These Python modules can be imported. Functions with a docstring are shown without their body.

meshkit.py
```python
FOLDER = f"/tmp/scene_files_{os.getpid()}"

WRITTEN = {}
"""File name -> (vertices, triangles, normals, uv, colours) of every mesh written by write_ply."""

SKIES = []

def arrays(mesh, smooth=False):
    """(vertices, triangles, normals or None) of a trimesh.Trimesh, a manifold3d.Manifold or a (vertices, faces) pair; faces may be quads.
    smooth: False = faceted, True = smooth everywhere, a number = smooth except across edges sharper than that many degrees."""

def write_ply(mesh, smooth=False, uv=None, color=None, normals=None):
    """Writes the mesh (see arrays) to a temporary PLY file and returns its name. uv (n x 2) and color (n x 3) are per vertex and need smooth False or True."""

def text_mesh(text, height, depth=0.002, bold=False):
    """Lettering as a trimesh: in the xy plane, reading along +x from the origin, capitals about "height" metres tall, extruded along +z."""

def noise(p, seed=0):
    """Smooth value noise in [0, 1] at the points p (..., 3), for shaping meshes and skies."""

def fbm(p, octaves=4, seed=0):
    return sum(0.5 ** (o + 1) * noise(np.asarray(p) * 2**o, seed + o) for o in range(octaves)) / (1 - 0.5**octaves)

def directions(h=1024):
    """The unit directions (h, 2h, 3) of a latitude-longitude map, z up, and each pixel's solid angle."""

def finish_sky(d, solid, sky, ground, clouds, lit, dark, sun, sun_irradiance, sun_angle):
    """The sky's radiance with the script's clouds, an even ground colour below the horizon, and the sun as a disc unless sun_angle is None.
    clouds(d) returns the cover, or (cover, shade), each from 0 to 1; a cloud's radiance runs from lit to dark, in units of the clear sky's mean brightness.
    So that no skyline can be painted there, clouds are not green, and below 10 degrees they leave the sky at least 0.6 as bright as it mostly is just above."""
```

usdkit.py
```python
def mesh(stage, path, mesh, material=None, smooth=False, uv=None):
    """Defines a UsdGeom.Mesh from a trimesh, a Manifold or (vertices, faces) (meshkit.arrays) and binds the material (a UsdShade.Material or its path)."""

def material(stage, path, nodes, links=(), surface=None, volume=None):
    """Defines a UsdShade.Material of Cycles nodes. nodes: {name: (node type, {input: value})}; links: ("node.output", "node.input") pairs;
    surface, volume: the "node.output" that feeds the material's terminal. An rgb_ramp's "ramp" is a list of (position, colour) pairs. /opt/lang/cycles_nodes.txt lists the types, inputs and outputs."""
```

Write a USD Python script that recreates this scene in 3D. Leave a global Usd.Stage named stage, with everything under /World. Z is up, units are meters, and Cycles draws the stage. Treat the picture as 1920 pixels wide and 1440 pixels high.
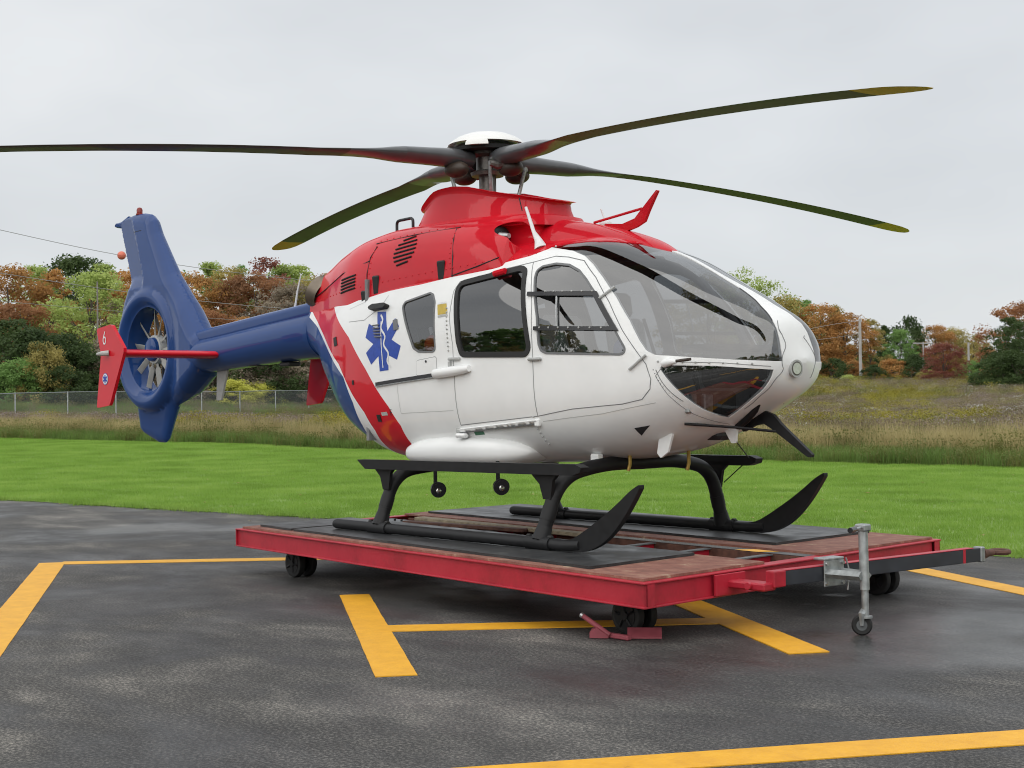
import math, random
import numpy as np, trimesh, usdkit, meshkit
import manifold3d as m3
import shapely
from shapely.geometry import Polygon, LineString, Point
from scipy.interpolate import PchipInterpolator, RBFInterpolator
from scipy.spatial import Delaunay
from pxr import Usd, UsdGeom, UsdLux, UsdShade, Sdf, Gf, Vt

stage = Usd.Stage.CreateInMemory()
UsdGeom.SetStageUpAxis(stage, 'Z'); UsdGeom.SetStageMetersPerUnit(stage, 1.0)
UsdGeom.Xform.Define(stage, '/World'); UsdGeom.Scope.Define(stage, '/World/Looks')
HZ = 0.45                                  # the skids stand this high above the apron, on the trolley

# ---------------------------------------------------------------- camera, sky, sun, exposure
CAM = np.array([9.3466, -8.1705, 1.0466 + HZ]); FPX = 2666.9
yaw, pit, rol = 2.40790, 0.01578, -0.01309
_cy, _sy, _cp, _sp = math.cos(yaw), math.sin(yaw), math.cos(pit), math.sin(pit)
FW = np.array([_cy * _cp, _sy * _cp, _sp]); _r = np.array([_sy, -_cy, 0.0]); _u = np.cross(_r, FW)
RT = math.cos(rol) * _r + math.sin(rol) * _u; UP = -math.sin(rol) * _r + math.cos(rol) * _u
cam = UsdGeom.Camera.Define(stage, '/World/camera')
mx = Gf.Matrix4d(*[float(v) for v in (*RT, 0, *UP, 0, *(-FW), 0, *CAM, 1)])
cam.AddTransformOp().Set(mx)
cam.CreateHorizontalApertureAttr(36.0); cam.CreateVerticalApertureAttr(27.0)
cam.CreateFocalLengthAttr(36.0 * FPX / 1920.0); cam.CreateClippingRangeAttr((0.1, 4000.0))
cam.CreateExposureAttr(0.64)
SUN_EL, SUN_AZ = math.radians(36), math.radians(-68)      # azimuth as atan2(y, x) of the direction towards the sun
sd = np.array([math.cos(SUN_EL) * math.cos(SUN_AZ), math.cos(SUN_EL) * math.sin(SUN_AZ), math.sin(SUN_EL)])
usdkit.material(stage, '/World/Looks/overcast_sky', {
    'tc': ('texture_coordinate', {}),
    'sky': ('sky_texture', {'sky_type': 'single_scattering', 'sun_disc': False, 'sun_elevation': SUN_EL, 'sun_rotation': math.atan2(sd[0], sd[1]), 'aerosol_density': 2.0}),
    'map': ('mapping', {'scale': (1.0, 1.0, 2.6)}),
    'n': ('noise_texture', {'scale': 2.1, 'detail': 5.0, 'roughness': 0.5}),
    'ramp': ('rgb_ramp', {'ramp': [(0.30, (4.0,4.14,4.3)), (0.52, (4.65,4.79,4.92)), (0.72, (5.4,5.48,5.54))]}),
    'sx': ('separate_xyz', {}),
    'mr': ('map_range', {'from_min': 0.0, 'from_max': 0.9, 'to_min': 1.0, 'to_max': 1.12, 'clamp': True}),
    'mul': ('mix', {'mix_type': 'multiply', 'fac': 1.0}),
    'mix': ('mix', {'mix_type': 'mix', 'fac': 0.94}),
    'bg': ('background_shader', {'strength': 0.1})},
    [('tc.generated', 'map.vector'), ('map.vector', 'n.vector'), ('n.fac', 'ramp.fac'), ('tc.generated', 'sx.vector'), ('sx.z', 'mr.value'), ('ramp.color', 'mul.color1'), ('mr.result', 'mul.color2'),
     ('sky.color', 'mix.color1'), ('mul.color', 'mix.color2'), ('mix.color', 'bg.color')], surface='bg.background')
dome = UsdLux.DomeLight.Define(stage, '/World/sky')
UsdShade.MaterialBindingAPI.Apply(dome.GetPrim()).Bind(UsdShade.Material.Get(stage, '/World/Looks/overcast_sky'))
dome.GetPrim().SetCustomDataByKey('kind', 'structure')
sun = UsdLux.DistantLight.Define(stage, '/World/sun')
sun.CreateIntensityAttr(0.4); sun.CreateAngleAttr(130.0); sun.CreateNormalizeAttr(True); sun.CreateColorAttr(Gf.Vec3f(1.0, 0.97, 0.92))
sun.AddTransformOp().Set(Gf.Matrix4d().SetRotate(Gf.Rotation(Gf.Vec3d(0, 0, 1), Gf.Vec3d(*map(float, sd)))))

# ---------------------------------------------------------------- materials
LK = {}
def mat(name, nodes, links, surface='p.BSDF'):
    LK[name] = usdkit.material(stage, '/World/Looks/' + name, nodes, links, surface=surface); return LK[name]
def plain(name, col, rough=0.5, metal=0.0, coat=0.0, var=0.08, scale=30.0, bump=0.0, spec=0.5):
    c = np.array(col)
    nodes = {'tc': ('texture_coordinate', {}), 'n': ('noise_texture', {'scale': scale, 'detail': 3.0}),
             'r': ('rgb_ramp', {'ramp': [(0.3, tuple(c * (1 - var))), (0.7, tuple(np.minimum(c * (1 + var), 1)))]}),
             'rr': ('map_range', {'from_min': 0.2, 'from_max': 0.8, 'to_min': max(rough - 0.06, 0.02), 'to_max': min(rough + 0.06, 1)}),
             'p': ('principled_bsdf', {'metallic': metal, 'coat_weight': coat, 'coat_roughness': 0.03, 'specular_ior_level': spec})}
    links = [('tc.object', 'n.vector'), ('n.fac', 'r.fac'), ('r.color', 'p.base_color'), ('n.fac', 'rr.value'), ('rr.result', 'p.roughness')]
    if bump:
        nodes['b'] = ('bump', {'strength': bump, 'distance': 0.01}); links += [('n.fac', 'b.height'), ('b.normal', 'p.normal')]
    return mat(name, nodes, links)
def paint(name, col, dirt=0.06, rough=0.3):
    """glossy aircraft paint: fine orange peel, faint grime."""
    c = np.array(col)
    return mat(name, {'tc': ('texture_coordinate', {}), 'n': ('noise_texture', {'scale': 2.2, 'detail': 6.0, 'roughness': 0.65}),
        'r': ('rgb_ramp', {'ramp': [(0.30, tuple(c * (1 - dirt))), (0.62, tuple(c))]}),
        'n2': ('noise_texture', {'scale': 9.0, 'detail': 2.0}), 'b': ('bump', {'strength': 0.04, 'distance': 0.02}),
        'p': ('principled_bsdf', {'roughness': 0.5, 'specular_ior_level': 0.08, 'coat_weight': 0.65, 'coat_roughness': 0.05})},
        [('tc.object', 'n.vector'), ('n.fac', 'r.fac'), ('r.color', 'p.base_color'), ('tc.object', 'n2.vector'), ('n2.fac', 'b.height'), ('b.normal', 'p.coat_normal')])
paint('white_paint', (0.87, 0.88, 0.875)); paint('red_paint', (0.60, 0.006, 0.018)); paint('blue_paint', (0.011, 0.047, 0.178))
paint('cap_white', (0.80, 0.80, 0.78), rough=0.4)
plain('black_skid', (0.011, 0.011, 0.012), 0.45, var=0.25, scale=14, spec=0.3)
plain('black_rubber', (0.012, 0.012, 0.012), 0.6, var=0.2)
plain('black_gloss', (0.012, 0.012, 0.014), 0.25)
plain('seam_grey', (0.16, 0.165, 0.17), 0.6)
plain('rotor_composite', (0.048, 0.044, 0.036), 0.5, var=0.2, scale=4, coat=0.1, spec=0.3)
plain('cuff_grey', (0.070, 0.073, 0.077), 0.38, var=0.12, scale=5, coat=0.3)
plain('tip_yellow', (0.60, 0.40, 0.02), 0.45, var=0.15)
plain('hub_metal', (0.16, 0.15, 0.14), 0.42, metal=0.7, var=0.3)
plain('hub_brown', (0.045, 0.032, 0.024), 0.5, var=0.3, scale=18)
plain('steel', (0.45, 0.46, 0.46), 0.35, metal=0.9, var=0.15)
plain('galvanised', (0.36, 0.38, 0.38), 0.42, metal=0.75, var=0.22, scale=22)
plain('light_grey', (0.42, 0.43, 0.42), 0.45)
plain('blade_grey', (0.30, 0.30, 0.285), 0.45, var=0.12, scale=9)
plain('lining', (0.20, 0.205, 0.21), 0.75, var=0.1)
plain('seat_fabric', (0.46, 0.47, 0.47), 0.85, var=0.12, scale=60)
plain('dark_plastic', (0.025, 0.025, 0.028), 0.5)
plain('star_blue', (0.010, 0.055, 0.36), 0.35)
plain('decal_white', (0.78, 0.78, 0.78), 0.4)
plain('decal_yellow', (0.55, 0.40, 0.06), 0.45)
plain('decal_green', (0.03, 0.16, 0.08), 0.45)
plain('bag_red', (0.60, 0.045, 0.015), 0.7, var=0.2, scale=12)
plain('helmet_blue', (0.012, 0.10, 0.42), 0.25, coat=0.6)
plain('exhaust_metal', (0.20, 0.17, 0.135), 0.5, metal=0.85, var=0.25, scale=8)
plain('soot', (0.010, 0.010, 0.010), 0.8)
plain('lens_red', (0.22, 0.02, 0.012), 0.2)
plain('chrome', (0.72, 0.72, 0.70), 0.10, metal=1.0, var=0.05)
plain('lens_clear', (0.75, 0.76, 0.76), 0.22, metal=0.5, var=0.03)
plain('brass', (0.45, 0.30, 0.08), 0.4, metal=0.6, var=0.2)
plain('orange_ball', (0.62, 0.16, 0.10), 0.5)
plain('wire_grey', (0.30, 0.30, 0.29), 0.6)
plain('flare_orange', (0.50, 0.12, 0.02), 0.5)
def glass(name, tint):
    """window pane: Schlick reflection that reads the same from both sides of a single sheet, sunlight passes."""
    mat(name, {'lw': ('layer_weight', {'blend': 0.5}), 'pw': ('math', {'math_type': 'power', 'value2': 4.2}),
        'ma': ('math', {'math_type': 'multiply_add', 'value2': 0.84, 'value3': 0.16}),
        't': ('transparent_bsdf', {'color': tint}), 'g': ('glossy_bsdf', {'color': (1, 1, 1), 'roughness': 0.015}), 'm': ('mix_closure', {})},
        [('lw.facing', 'pw.value1'), ('pw.value', 'ma.value1'), ('ma.value', 'm.fac'), ('t.BSDF', 'm.closure1'), ('g.BSDF', 'm.closure2')], surface='m.closure')
glass('cockpit_glass', (0.38, 0.395, 0.41)); glass('dark_glass', (0.40, 0.41, 0.42))

# ---------------------------------------------------------------- prims
COUNT = {}
def path_for(parent, name):
    k = (parent, name); n = COUNT.get(k, 0); COUNT[k] = n + 1
    return f'{parent}/{name}' + (f'_{n:03d}' if n else '')
ORG = {}
def tag(p, label=None, cat=None, group=None, kind=None):
    for k, v in (('label', label), ('category', cat), ('group', group), ('kind', kind)):
        if v: p.SetCustomDataByKey(k, v)
def thing(name, label, cat, loc=(0, 0, 0), group=None, kind=None, off=0.0):
    x = UsdGeom.Xform.Define(stage, path_for('/World', name)); x.AddTranslateOp().Set(Gf.Vec3d(*map(float, loc)))
    tag(x.GetPrim(), label, cat, group, kind); ORG[str(x.GetPath())] = (np.array(loc, float), off); return x
def rootorg(path):
    return ORG.get('/'.join(str(path).split('/')[:3]), (np.zeros(3), 0.0))
def arr(mesh):
    v, f, _ = meshkit.arrays(mesh, False); return v, f
def part(parent, name, mesh, look, smooth=35, label=None, kind=None, cat=None, group=None):
    """mesh is given in the thing's modelling frame (world, or world less HZ for the helicopter and its trolley)."""
    pp = '/World' if parent is None else str(parent.GetPath())
    v, f = arr(mesh); o, off = rootorg(pp) if parent is not None else (np.zeros(3), 0.0)
    m = usdkit.mesh(stage, path_for(pp, name), (v + [0, 0, off] - o, f), LK[look] if isinstance(look, str) else look, smooth=smooth)
    tag(m.GetPrim(), label, cat, group, kind); return m
def cat_(ms):
    ms = [trimesh.Trimesh(*arr(m), process=False) for m in ms]
    return trimesh.util.concatenate(ms)
def fixo(m):
    if m.volume < 0: m.invert()
    return m
# ---------------------------------------------------------------- shapes
def box(lo, hi, bev=0.0):
    lo, hi = np.array(lo, float), np.array(hi, float)
    if bev <= 0:
        b = trimesh.creation.box(hi - lo); b.apply_translation((lo + hi) / 2); return b
    b = min(bev, 0.45 * (hi - lo).min()); pts = []
    for sx in (0, 1):
        for sy in (0, 1):
            for sz in (0, 1):
                c = np.where([sx, sy, sz], hi - b, lo + b); s = np.where([sx, sy, sz], 1, -1)
                for k in range(3):
                    q = c.copy(); q[k] += s[k] * b; pts.append(q)
    return trimesh.Trimesh(pts).convex_hull
def rot(m, axis, deg, about=(0, 0, 0)):
    m = m.copy(); m.apply_transform(trimesh.transformations.rotation_matrix(math.radians(deg), axis, about)); return m
def loft(rings, cap=True):
    R = np.array(rings, float); n, k = R.shape[:2]; v = R.reshape(-1, 3); f = []
    i = np.arange(k); j = (i + 1) % k
    for a in range(n - 1):
        b0, b1 = a * k, (a + 1) * k
        f += [np.stack([b0 + i, b0 + j, b1 + j], 1), np.stack([b0 + i, b1 + j, b1 + i], 1)]
    if cap:
        v = np.vstack([v, R[0].mean(0), R[-1].mean(0)]); c0, c1 = n * k, n * k + 1; e = (n - 1) * k
        f += [np.stack([np.full(k, c0), j, i], 1), np.stack([np.full(k, c1), e + i, e + j], 1)]
    return fixo(trimesh.Trimesh(v, np.vstack(f), process=False))
def tube(path, r, n=12, cap=True, flat=None):
    P = np.array(path, float); r = np.broadcast_to(np.array(r, float), (len(P),)); T = np.gradient(P, axis=0)
    T /= np.linalg.norm(T, axis=1, keepdims=True); up = np.array([0, 0, 1.0]) if abs(T[0][2]) < 0.9 else np.array([0, 1.0, 0])
    a = np.cross(T[0], up); a /= np.linalg.norm(a); rings = []
    th = np.linspace(0, 2 * np.pi, n, endpoint=False)
    for p, t, q in zip(P, T, r):
        a = a - t * (a @ t); a /= np.linalg.norm(a); b = np.cross(t, a)
        rings.append(p + q * (np.cos(th)[:, None] * a + (np.sin(th)[:, None] * b)))
    return loft(rings, cap)
def cyl(a, b, r, n=20, r2=None):
    return tube([a, b], [r, r if r2 is None else r2], n)
def arc(pts, n=8, rad=0.12):
    """polyline with rounded corners."""
    P = [np.array(p, float) for p in pts]; out = [P[0]]
    for a, b, c in zip(P[:-2], P[1:-1], P[2:]):
        u, w = a - b, c - b; lu, lw = np.linalg.norm(u), np.linalg.norm(w); q = min(rad, lu * 0.48, lw * 0.48)
        s, e = b + u / lu * q, b + w / lw * q
        for t in np.linspace(0, 1, n): out.append((1 - t) ** 2 * s + 2 * t * (1 - t) * b + t * t * e)
    return np.array(out + [P[-1]])
def extr(poly, y0, y1, frame='xz'):
    """extrudes an outline in the XZ plane from Y = y0 to y1."""
    g = poly if hasattr(poly, 'exterior') else Polygon(poly)
    m = trimesh.creation.extrude_polygon(g, abs(y1 - y0), engine='earcut'); v = m.vertices
    m = trimesh.Trimesh(np.stack([v[:, 0], min(y0, y1) + v[:, 2], v[:, 1]], 1), m.faces, process=False); return fixo(m)
def extr_z(poly, z0, z1):
    g = poly if hasattr(poly, 'exterior') else Polygon(poly)
    m = trimesh.creation.extrude_polygon(g, z1 - z0, engine='earcut'); m.apply_translation((0, 0, z0)); return m
def ellipsoid(c, r, sub=3):
    m = trimesh.creation.icosphere(subdivisions=sub); m.apply_scale(r); m.apply_translation(c); return m
def revolve(profile, c, axis='z', n=32):
    pr = np.array(profile, float); th = np.linspace(0, 2 * np.pi, n, endpoint=False)
    rings = []
    for r, h in pr:
        x, y, z = r * np.cos(th), r * np.sin(th), np.full(n, h)
        rings.append(np.stack({'z': (x, y, z), 'y': (x, z, y), 'x': (z, x, y)}[axis], 1) + c)
    return loft(rings)
def rounded(poly, r):
    return Polygon(poly).buffer(-r, quad_segs=5).buffer(2 * r, quad_segs=5).buffer(-r, quad_segs=5)
def to_man(m):
    v, f = arr(m); t = trimesh.Trimesh(v, f, process=True)
    return m3.Manifold(m3.Mesh(vert_properties=np.array(t.vertices, np.float32), tri_verts=np.array(t.faces, np.uint32)))
def to_tri(M):
    q = M.to_mesh(); return trimesh.Trimesh(np.array(q.vert_properties[:, :3], float), np.array(q.tri_verts), process=False)
def tri_poly(g, step):
    """triangulates a polygon with interior points about step apart."""
    B = []
    for ring in [g.exterior, *g.interiors]:
        L = ring.length; n = max(8, int(L / step)); own = [ring.project(Point(c)) for c in ring.coords[:-1]]
        B += [ring.interpolate(s).coords[0] for s in sorted(set(np.round(list(np.linspace(0, L, n, endpoint=False)) + own, 5)))]
    x0, y0, x1, y1 = g.bounds; X, Y = np.meshgrid(np.arange(x0, x1, step), np.arange(y0, y1, step)); ins = g.buffer(-step * 0.4)
    I = np.stack([X.ravel(), Y.ravel()], 1); I = I[shapely.contains_xy(ins, I[:, 0], I[:, 1])] if not ins.is_empty else I[:0]
    V = np.unique(np.round(np.vstack([B, I]), 5), axis=0); D = Delaunay(V).simplices
    c = V[D].mean(1); return V, D[shapely.contains_xy(g.buffer(1e-6), c[:, 0], c[:, 1])]
# ================================================================ HELICOPTER (frame: X forward, Y to port, mast at X = 0, skids on z = 0)
H = thing('helicopter', 'red, white and blue rescue helicopter parked on the red trolley', 'helicopter', (0, 0, HZ), off=HZ)
# X, belly z, roof z, half width, z of the widest point, upper and lower exponents
K = np.array([
 [3.345, 1.325, 1.36, .02, 1.34, 2.0, 2.0], [3.32, 1.26, 1.419, .141, 1.335, 2.0, 2.0], [3.26, 1.152, 1.607, .311, 1.345, 2.2, 2.2],
 [3.05, 1.019, 1.766, .448, 1.306, 2.1, 2.1], [2.7, .851, 1.955, .599, 1.278, 2.2, 2.2], [2.2, .688, 2.199, .728, 1.262, 2.5, 2.4],
 [1.6, .608, 2.371, .786, 1.281, 2.9, 2.7], [.8, .578, 2.395, .789, 1.30, 3.0, 2.8], [-.2, .557, 2.358, .777, 1.32, 3.0, 2.8],
 [-.8, .587, 2.319, .735, 1.34, 2.9, 2.7], [-1.4, .76, 2.279, .63, 1.421, 2.7, 2.5], [-2.0, 1.19, 2.22, .405, 1.64, 2.4, 2.3],
 [-2.22, 1.43, 2.18, .325, 1.77, 2.2, 2.1], [-2.42, 1.56, 2.14, .29, 1.83, 2.0, 2.0]])
KI = [PchipInterpolator(K[::-1, 0], K[::-1, i]) for i in range(1, 7)]
def half(X, Z, ins=0.0):
    """half width of the body at (X, Z); -1 outside its profile."""
    X = np.clip(np.asarray(X, float), K[-1, 0], K[0, 0]); Z = np.asarray(Z, float)
    zb, zt, w, zw, nt, nb = [q(X) for q in KI]
    t = np.abs(np.where(Z >= zw, (Z - zw) / (zt - zw), (zw - Z) / (zw - zb))); n = np.where(Z >= zw, nt, nb)
    return np.where(t < 1, w * np.maximum(1 - t ** n, 0) ** (1 / n), -1.0)
def body(ins=0.0, nx=110, nth=132):
    X = np.unique(np.concatenate([np.linspace(-2.42, 3.0, nx), 3.0 + .345 * np.sin(np.linspace(0, np.pi / 2, 16))]))
    zb, zt, w, zw, nt, nb = [q(X)[:, None] for q in KI]
    s_ = np.clip(ins / np.minimum(w, (zt - zb) / 2), 0, 0.9)
    th = np.linspace(0, 2 * np.pi, nth, endpoint=False)[None]; c, s = np.cos(th), np.sin(th); n = np.where(s >= 0, nt, nb)
    y = (w * (1 - s_)) * np.sign(c) * np.abs(c) ** (2 / n); z = zw + np.where(s >= 0, zt - zw, zw - zb) * (1 - s_) * np.sign(s) * np.abs(s) ** (2 / n)
    x = np.broadcast_to(np.where(X > 3, 3 + (X - 3) * (1 - ins / 0.345), np.where(X < -2.4, X + ins, X))[:, None], y.shape)
    return loft(np.stack([x, y, z], -1))
shell = to_man(body(0)) - to_man(body(0.022))
RW = rounded([(-.296, 1.913), (-.273, 1.948), (.055, 2.004), (.105, 1.987), (.153, 1.92), (.212, 1.522), (.179, 1.509), (-.014, 1.517), (-.084, 1.547), (-.226, 1.787)], .03)
DW = rounded([(.425, 2.0), (.45, 2.052), (1.13, 2.122), (1.19, 2.10), (1.35, 1.49), (1.33, 1.45), (.56, 1.475), (.515, 1.58)], .05)
CW = rounded([(1.329, 2.041), (1.322, 2.094), (1.367, 2.124), (1.503, 2.135), (1.655, 2.112), (1.77, 2.06), (1.856, 1.99), (1.978, 1.868), (2.132, 1.675), (2.282, 1.462), (2.291, 1.426), (2.255, 1.412), (1.543, 1.446), (1.488, 1.467), (1.46, 1.518), (1.43, 1.724)], .03)
WS_xz = rounded([(1.2, 2.31), (1.371, 2.275), (1.59, 2.233), (1.741, 2.18), (1.855, 2.106), (1.987, 1.994), (2.15, 1.834), (2.301, 1.654), (2.398, 1.506), (2.456, 1.432), (2.52, 1.40), (2.655, 1.388), (2.995, 1.357), (3.281, 1.336), (3.6, 1.336), (3.6, 2.7), (1.2, 2.7)], .02)
WS_xy = [(1.1, -.505), (1.266, -.471), (1.47, -.42), (1.72, -.375), (1.90, -.26), (2.0, -.12), (2.06, -.04), (2.25, -.036), (2.56, -.045), (2.83, -.07), (3.0, -.105), (3.12, -.15), (3.21, -.185), (3.27, -.20), (3.6, -.21), (3.6, -1.2), (1.1, -1.2)]
CH_xz = rounded([(2.583, 1.325), (2.56, 1.305), (2.6, 1.245), (2.663, 1.162), (2.728, 1.078), (2.78, 1.006), (2.82, .969), (2.864, .94), (3.5, .94), (3.5, 1.262), (3.267, 1.278), (2.959, 1.31)], .02)
CH_xy = [(2.5, -.225), (2.9, -.235), (3.05, -.245), (3.25, -.262), (3.5, -.27), (3.5, -1.2), (2.5, -1.2)]
def mir(m): m = trimesh.Trimesh(m.vertices * [1, -1, 1], m.faces[:, ::-1], process=False); return m
def prism(xz, y0=-1.3, y1=-.3): return extr(xz, y0, y1)
def both(m): return to_man(m) + to_man(mir(m))
def two(xz, xy): return to_man(extr(xz, -1.3, 0.0)) ^ to_man(extr_z(xy, 0.0, 3.4))
cuts = {'rear_side_window': both(prism(RW)), 'cabin_window': both(prism(DW)), 'cockpit_window': both(prism(CW))}
ws, ch = two(WS_xz, WS_xy), two(CH_xz, CH_xy)
WP_xy = [(x, {0: y}.get(1, y)) for x, y in WS_xy[:6]] + [(2.06, -.030), (2.25, -.018), (2.56, .0), (2.83, -.004), (3.0, -.006), (3.14, -.012), (3.23, -.05), (3.28, -.12), (3.31, -.155), (3.6, -.16), (3.6, -1.2), (1.1, -1.2)]
cuts['windscreen'] = ws + two(WS_xz, WP_xy).mirror((0, 1, 0)); cuts['chin_window'] = ch + ch.mirror((0, 1, 0))
allwin = m3.Manifold()
for c in cuts.values(): allwin = allwin + c
red_roof = to_man(extr([(-1.784, 2.02), (-1.061, 2.025), (-.603, 2.071), (-.139, 2.092), (.329, 2.13), (.822, 2.188), (1.15, 2.229), (1.294, 2.275), (1.32, 2.30), (1.32, 2.8), (-2.6, 2.8), (-2.6, 2.02)], -1.3, 1.3)) + to_man(box((1.31, -.455, 2.0), (2.16, .455, 2.8)))
stripe = to_man(extr([(-1.70, 2.0), (-1.784, 2.02), (-2.42, 2.03), (-2.33, 1.99), (-1.975, 1.792), (-1.375, 1.454), (-1.106, 1.177), (-.918, 1.011), (-.83, .848), (-.85, .69), (-.9, .3), (-.33, .3), (-.335, .70), (-.357, .893), (-.48, 1.057), (-.652, 1.213), (-.833, 1.394), (-1.168, 1.69)], -1.3, 1.3))
blue_reg = to_man(extr([(-2.7, 2.6), (-2.44, 2.6), (-2.38, 1.95), (-2.125, 1.835), (-1.63, 1.557), (-1.27, 1.332), (-1.115, 1.10), (-1.06, .89), (-1.08, .3), (-2.7, .3)], -1.3, 1.3))
open_shell = shell - allwin
red = open_shell ^ (red_roof + stripe); rest = open_shell - (red_roof + stripe); blue = rest ^ blue_reg; white = rest - blue_reg
def split_inner(M):
    t = to_tri(M); c = t.triangles_center
    d = half(c[:, 0], c[:, 2]) - np.abs(c[:, 1]); n = t.face_normals; out = (n[:, 1] * c[:, 1] + n[:, 2] * (c[:, 2] - 1.35) + n[:, 0] * (c[:, 0] - 1.0) * .3) > 0
    # inner skin: normals towards the axis
    q = t.submesh([np.nonzero(out)[0]], append=True, repair=False); w = t.submesh([np.nonzero(~out)[0]], append=True, repair=False); return q, w
inner = []
for nm, M, lk, lb in (('fuselage', white, 'white_paint', None), ('red_panel', red, 'red_paint', 'red roof panel and slanted red side stripe'), ('tail_cone_panel', blue, 'blue_paint', 'blue rear door panels below the boom')):
    o_, i_ = split_inner(M); part(H, nm, o_, lk, smooth=25, label=lb); inner.append(i_)
part(H, 'cabin_lining', cat_(inner), 'lining', smooth=25)
gshell = to_man(body(0.005)) - to_man(body(0.010, 60, 80))
def outer_faces(t):
    c = t.triangles_center; n = t.face_normals
    ok = (n[:, 1] * c[:, 1] + n[:, 2] * (c[:, 2] - 1.35) + n[:, 0] * (c[:, 0] - 1.2) * .8) > 0.0
    d = np.abs(half(c[:, 0], c[:, 2]) - np.abs(c[:, 1])); return t.submesh([np.nonzero(ok)[0]], append=True, repair=False)
for nm, c in cuts.items():
    g = to_tri(gshell ^ c)
    for s in (-1, 1):
        k = np.nonzero(np.sign(g.triangles_center[:, 1]) == s)[0]
        h_ = outer_faces(g.submesh([k], append=True, repair=False)); part(H, nm, h_, 'dark_glass' if nm in ('chin_window', 'cabin_window') else 'cockpit_glass', smooth=40)
# ---- pieces laid on the starboard (and, mirrored, the port) skin
def skin(xz, off):
    xz = np.asarray(xz, float); e = 1e-3; h = half(xz[:, 0], xz[:, 1]); hx = (half(xz[:, 0] + e, xz[:, 1]) - h) / e; hz = (half(xz[:, 0], xz[:, 1] + e) - h) / e
    n = np.stack([-hx, -np.ones_like(h), -hz], 1); n /= np.linalg.norm(n, axis=1, keepdims=True)
    return np.stack([xz[:, 0], -h, xz[:, 1]], 1) + n * np.broadcast_to(np.asarray(off, float), h.shape)[:, None]
def drape(poly, off=.002, th=0.0, step=.03, side=-1):
    g = poly if hasattr(poly, 'exterior') else Polygon(poly); ms = []
    for q in getattr(g, 'geoms', [g]):
        V, F = tri_poly(q, step); t = trimesh.Trimesh(skin(V, off + th), F, process=False)
        if (t.face_normals[:, 1]).mean() > 0: t.invert()
        if th:
            b = trimesh.Trimesh(skin(V, off), t.faces[:, ::-1], process=False); E = t.edges_sorted; u, inv, cnt = np.unique(E, axis=0, return_inverse=True, return_counts=True)
            be = t.edges[cnt[inv.ravel()] == 1]; n = len(V)
            sd_ = np.vstack([np.stack([be[:, 0], be[:, 0] + n, be[:, 1]], 1), np.stack([be[:, 1], be[:, 0] + n, be[:, 1] + n], 1)])
            t = trimesh.Trimesh(np.vstack([t.vertices, b.vertices]), np.vstack([t.faces, b.faces + n, sd_]), process=False)
        ms.append(t)
    m = cat_(ms); return m if side < 0 else mir(m)
def ribbon(pts, w, off=.0015, th=0.0, close=False):
    L = LineString(list(pts) + ([pts[0]] if close else [])); return drape(L.buffer(w / 2, cap_style=2, join_style=1), off, th, step=max(w, .02))
def ring(g, w, out=True):
    return g.buffer(w).difference(g) if out else g.difference(g.buffer(-w))
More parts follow.
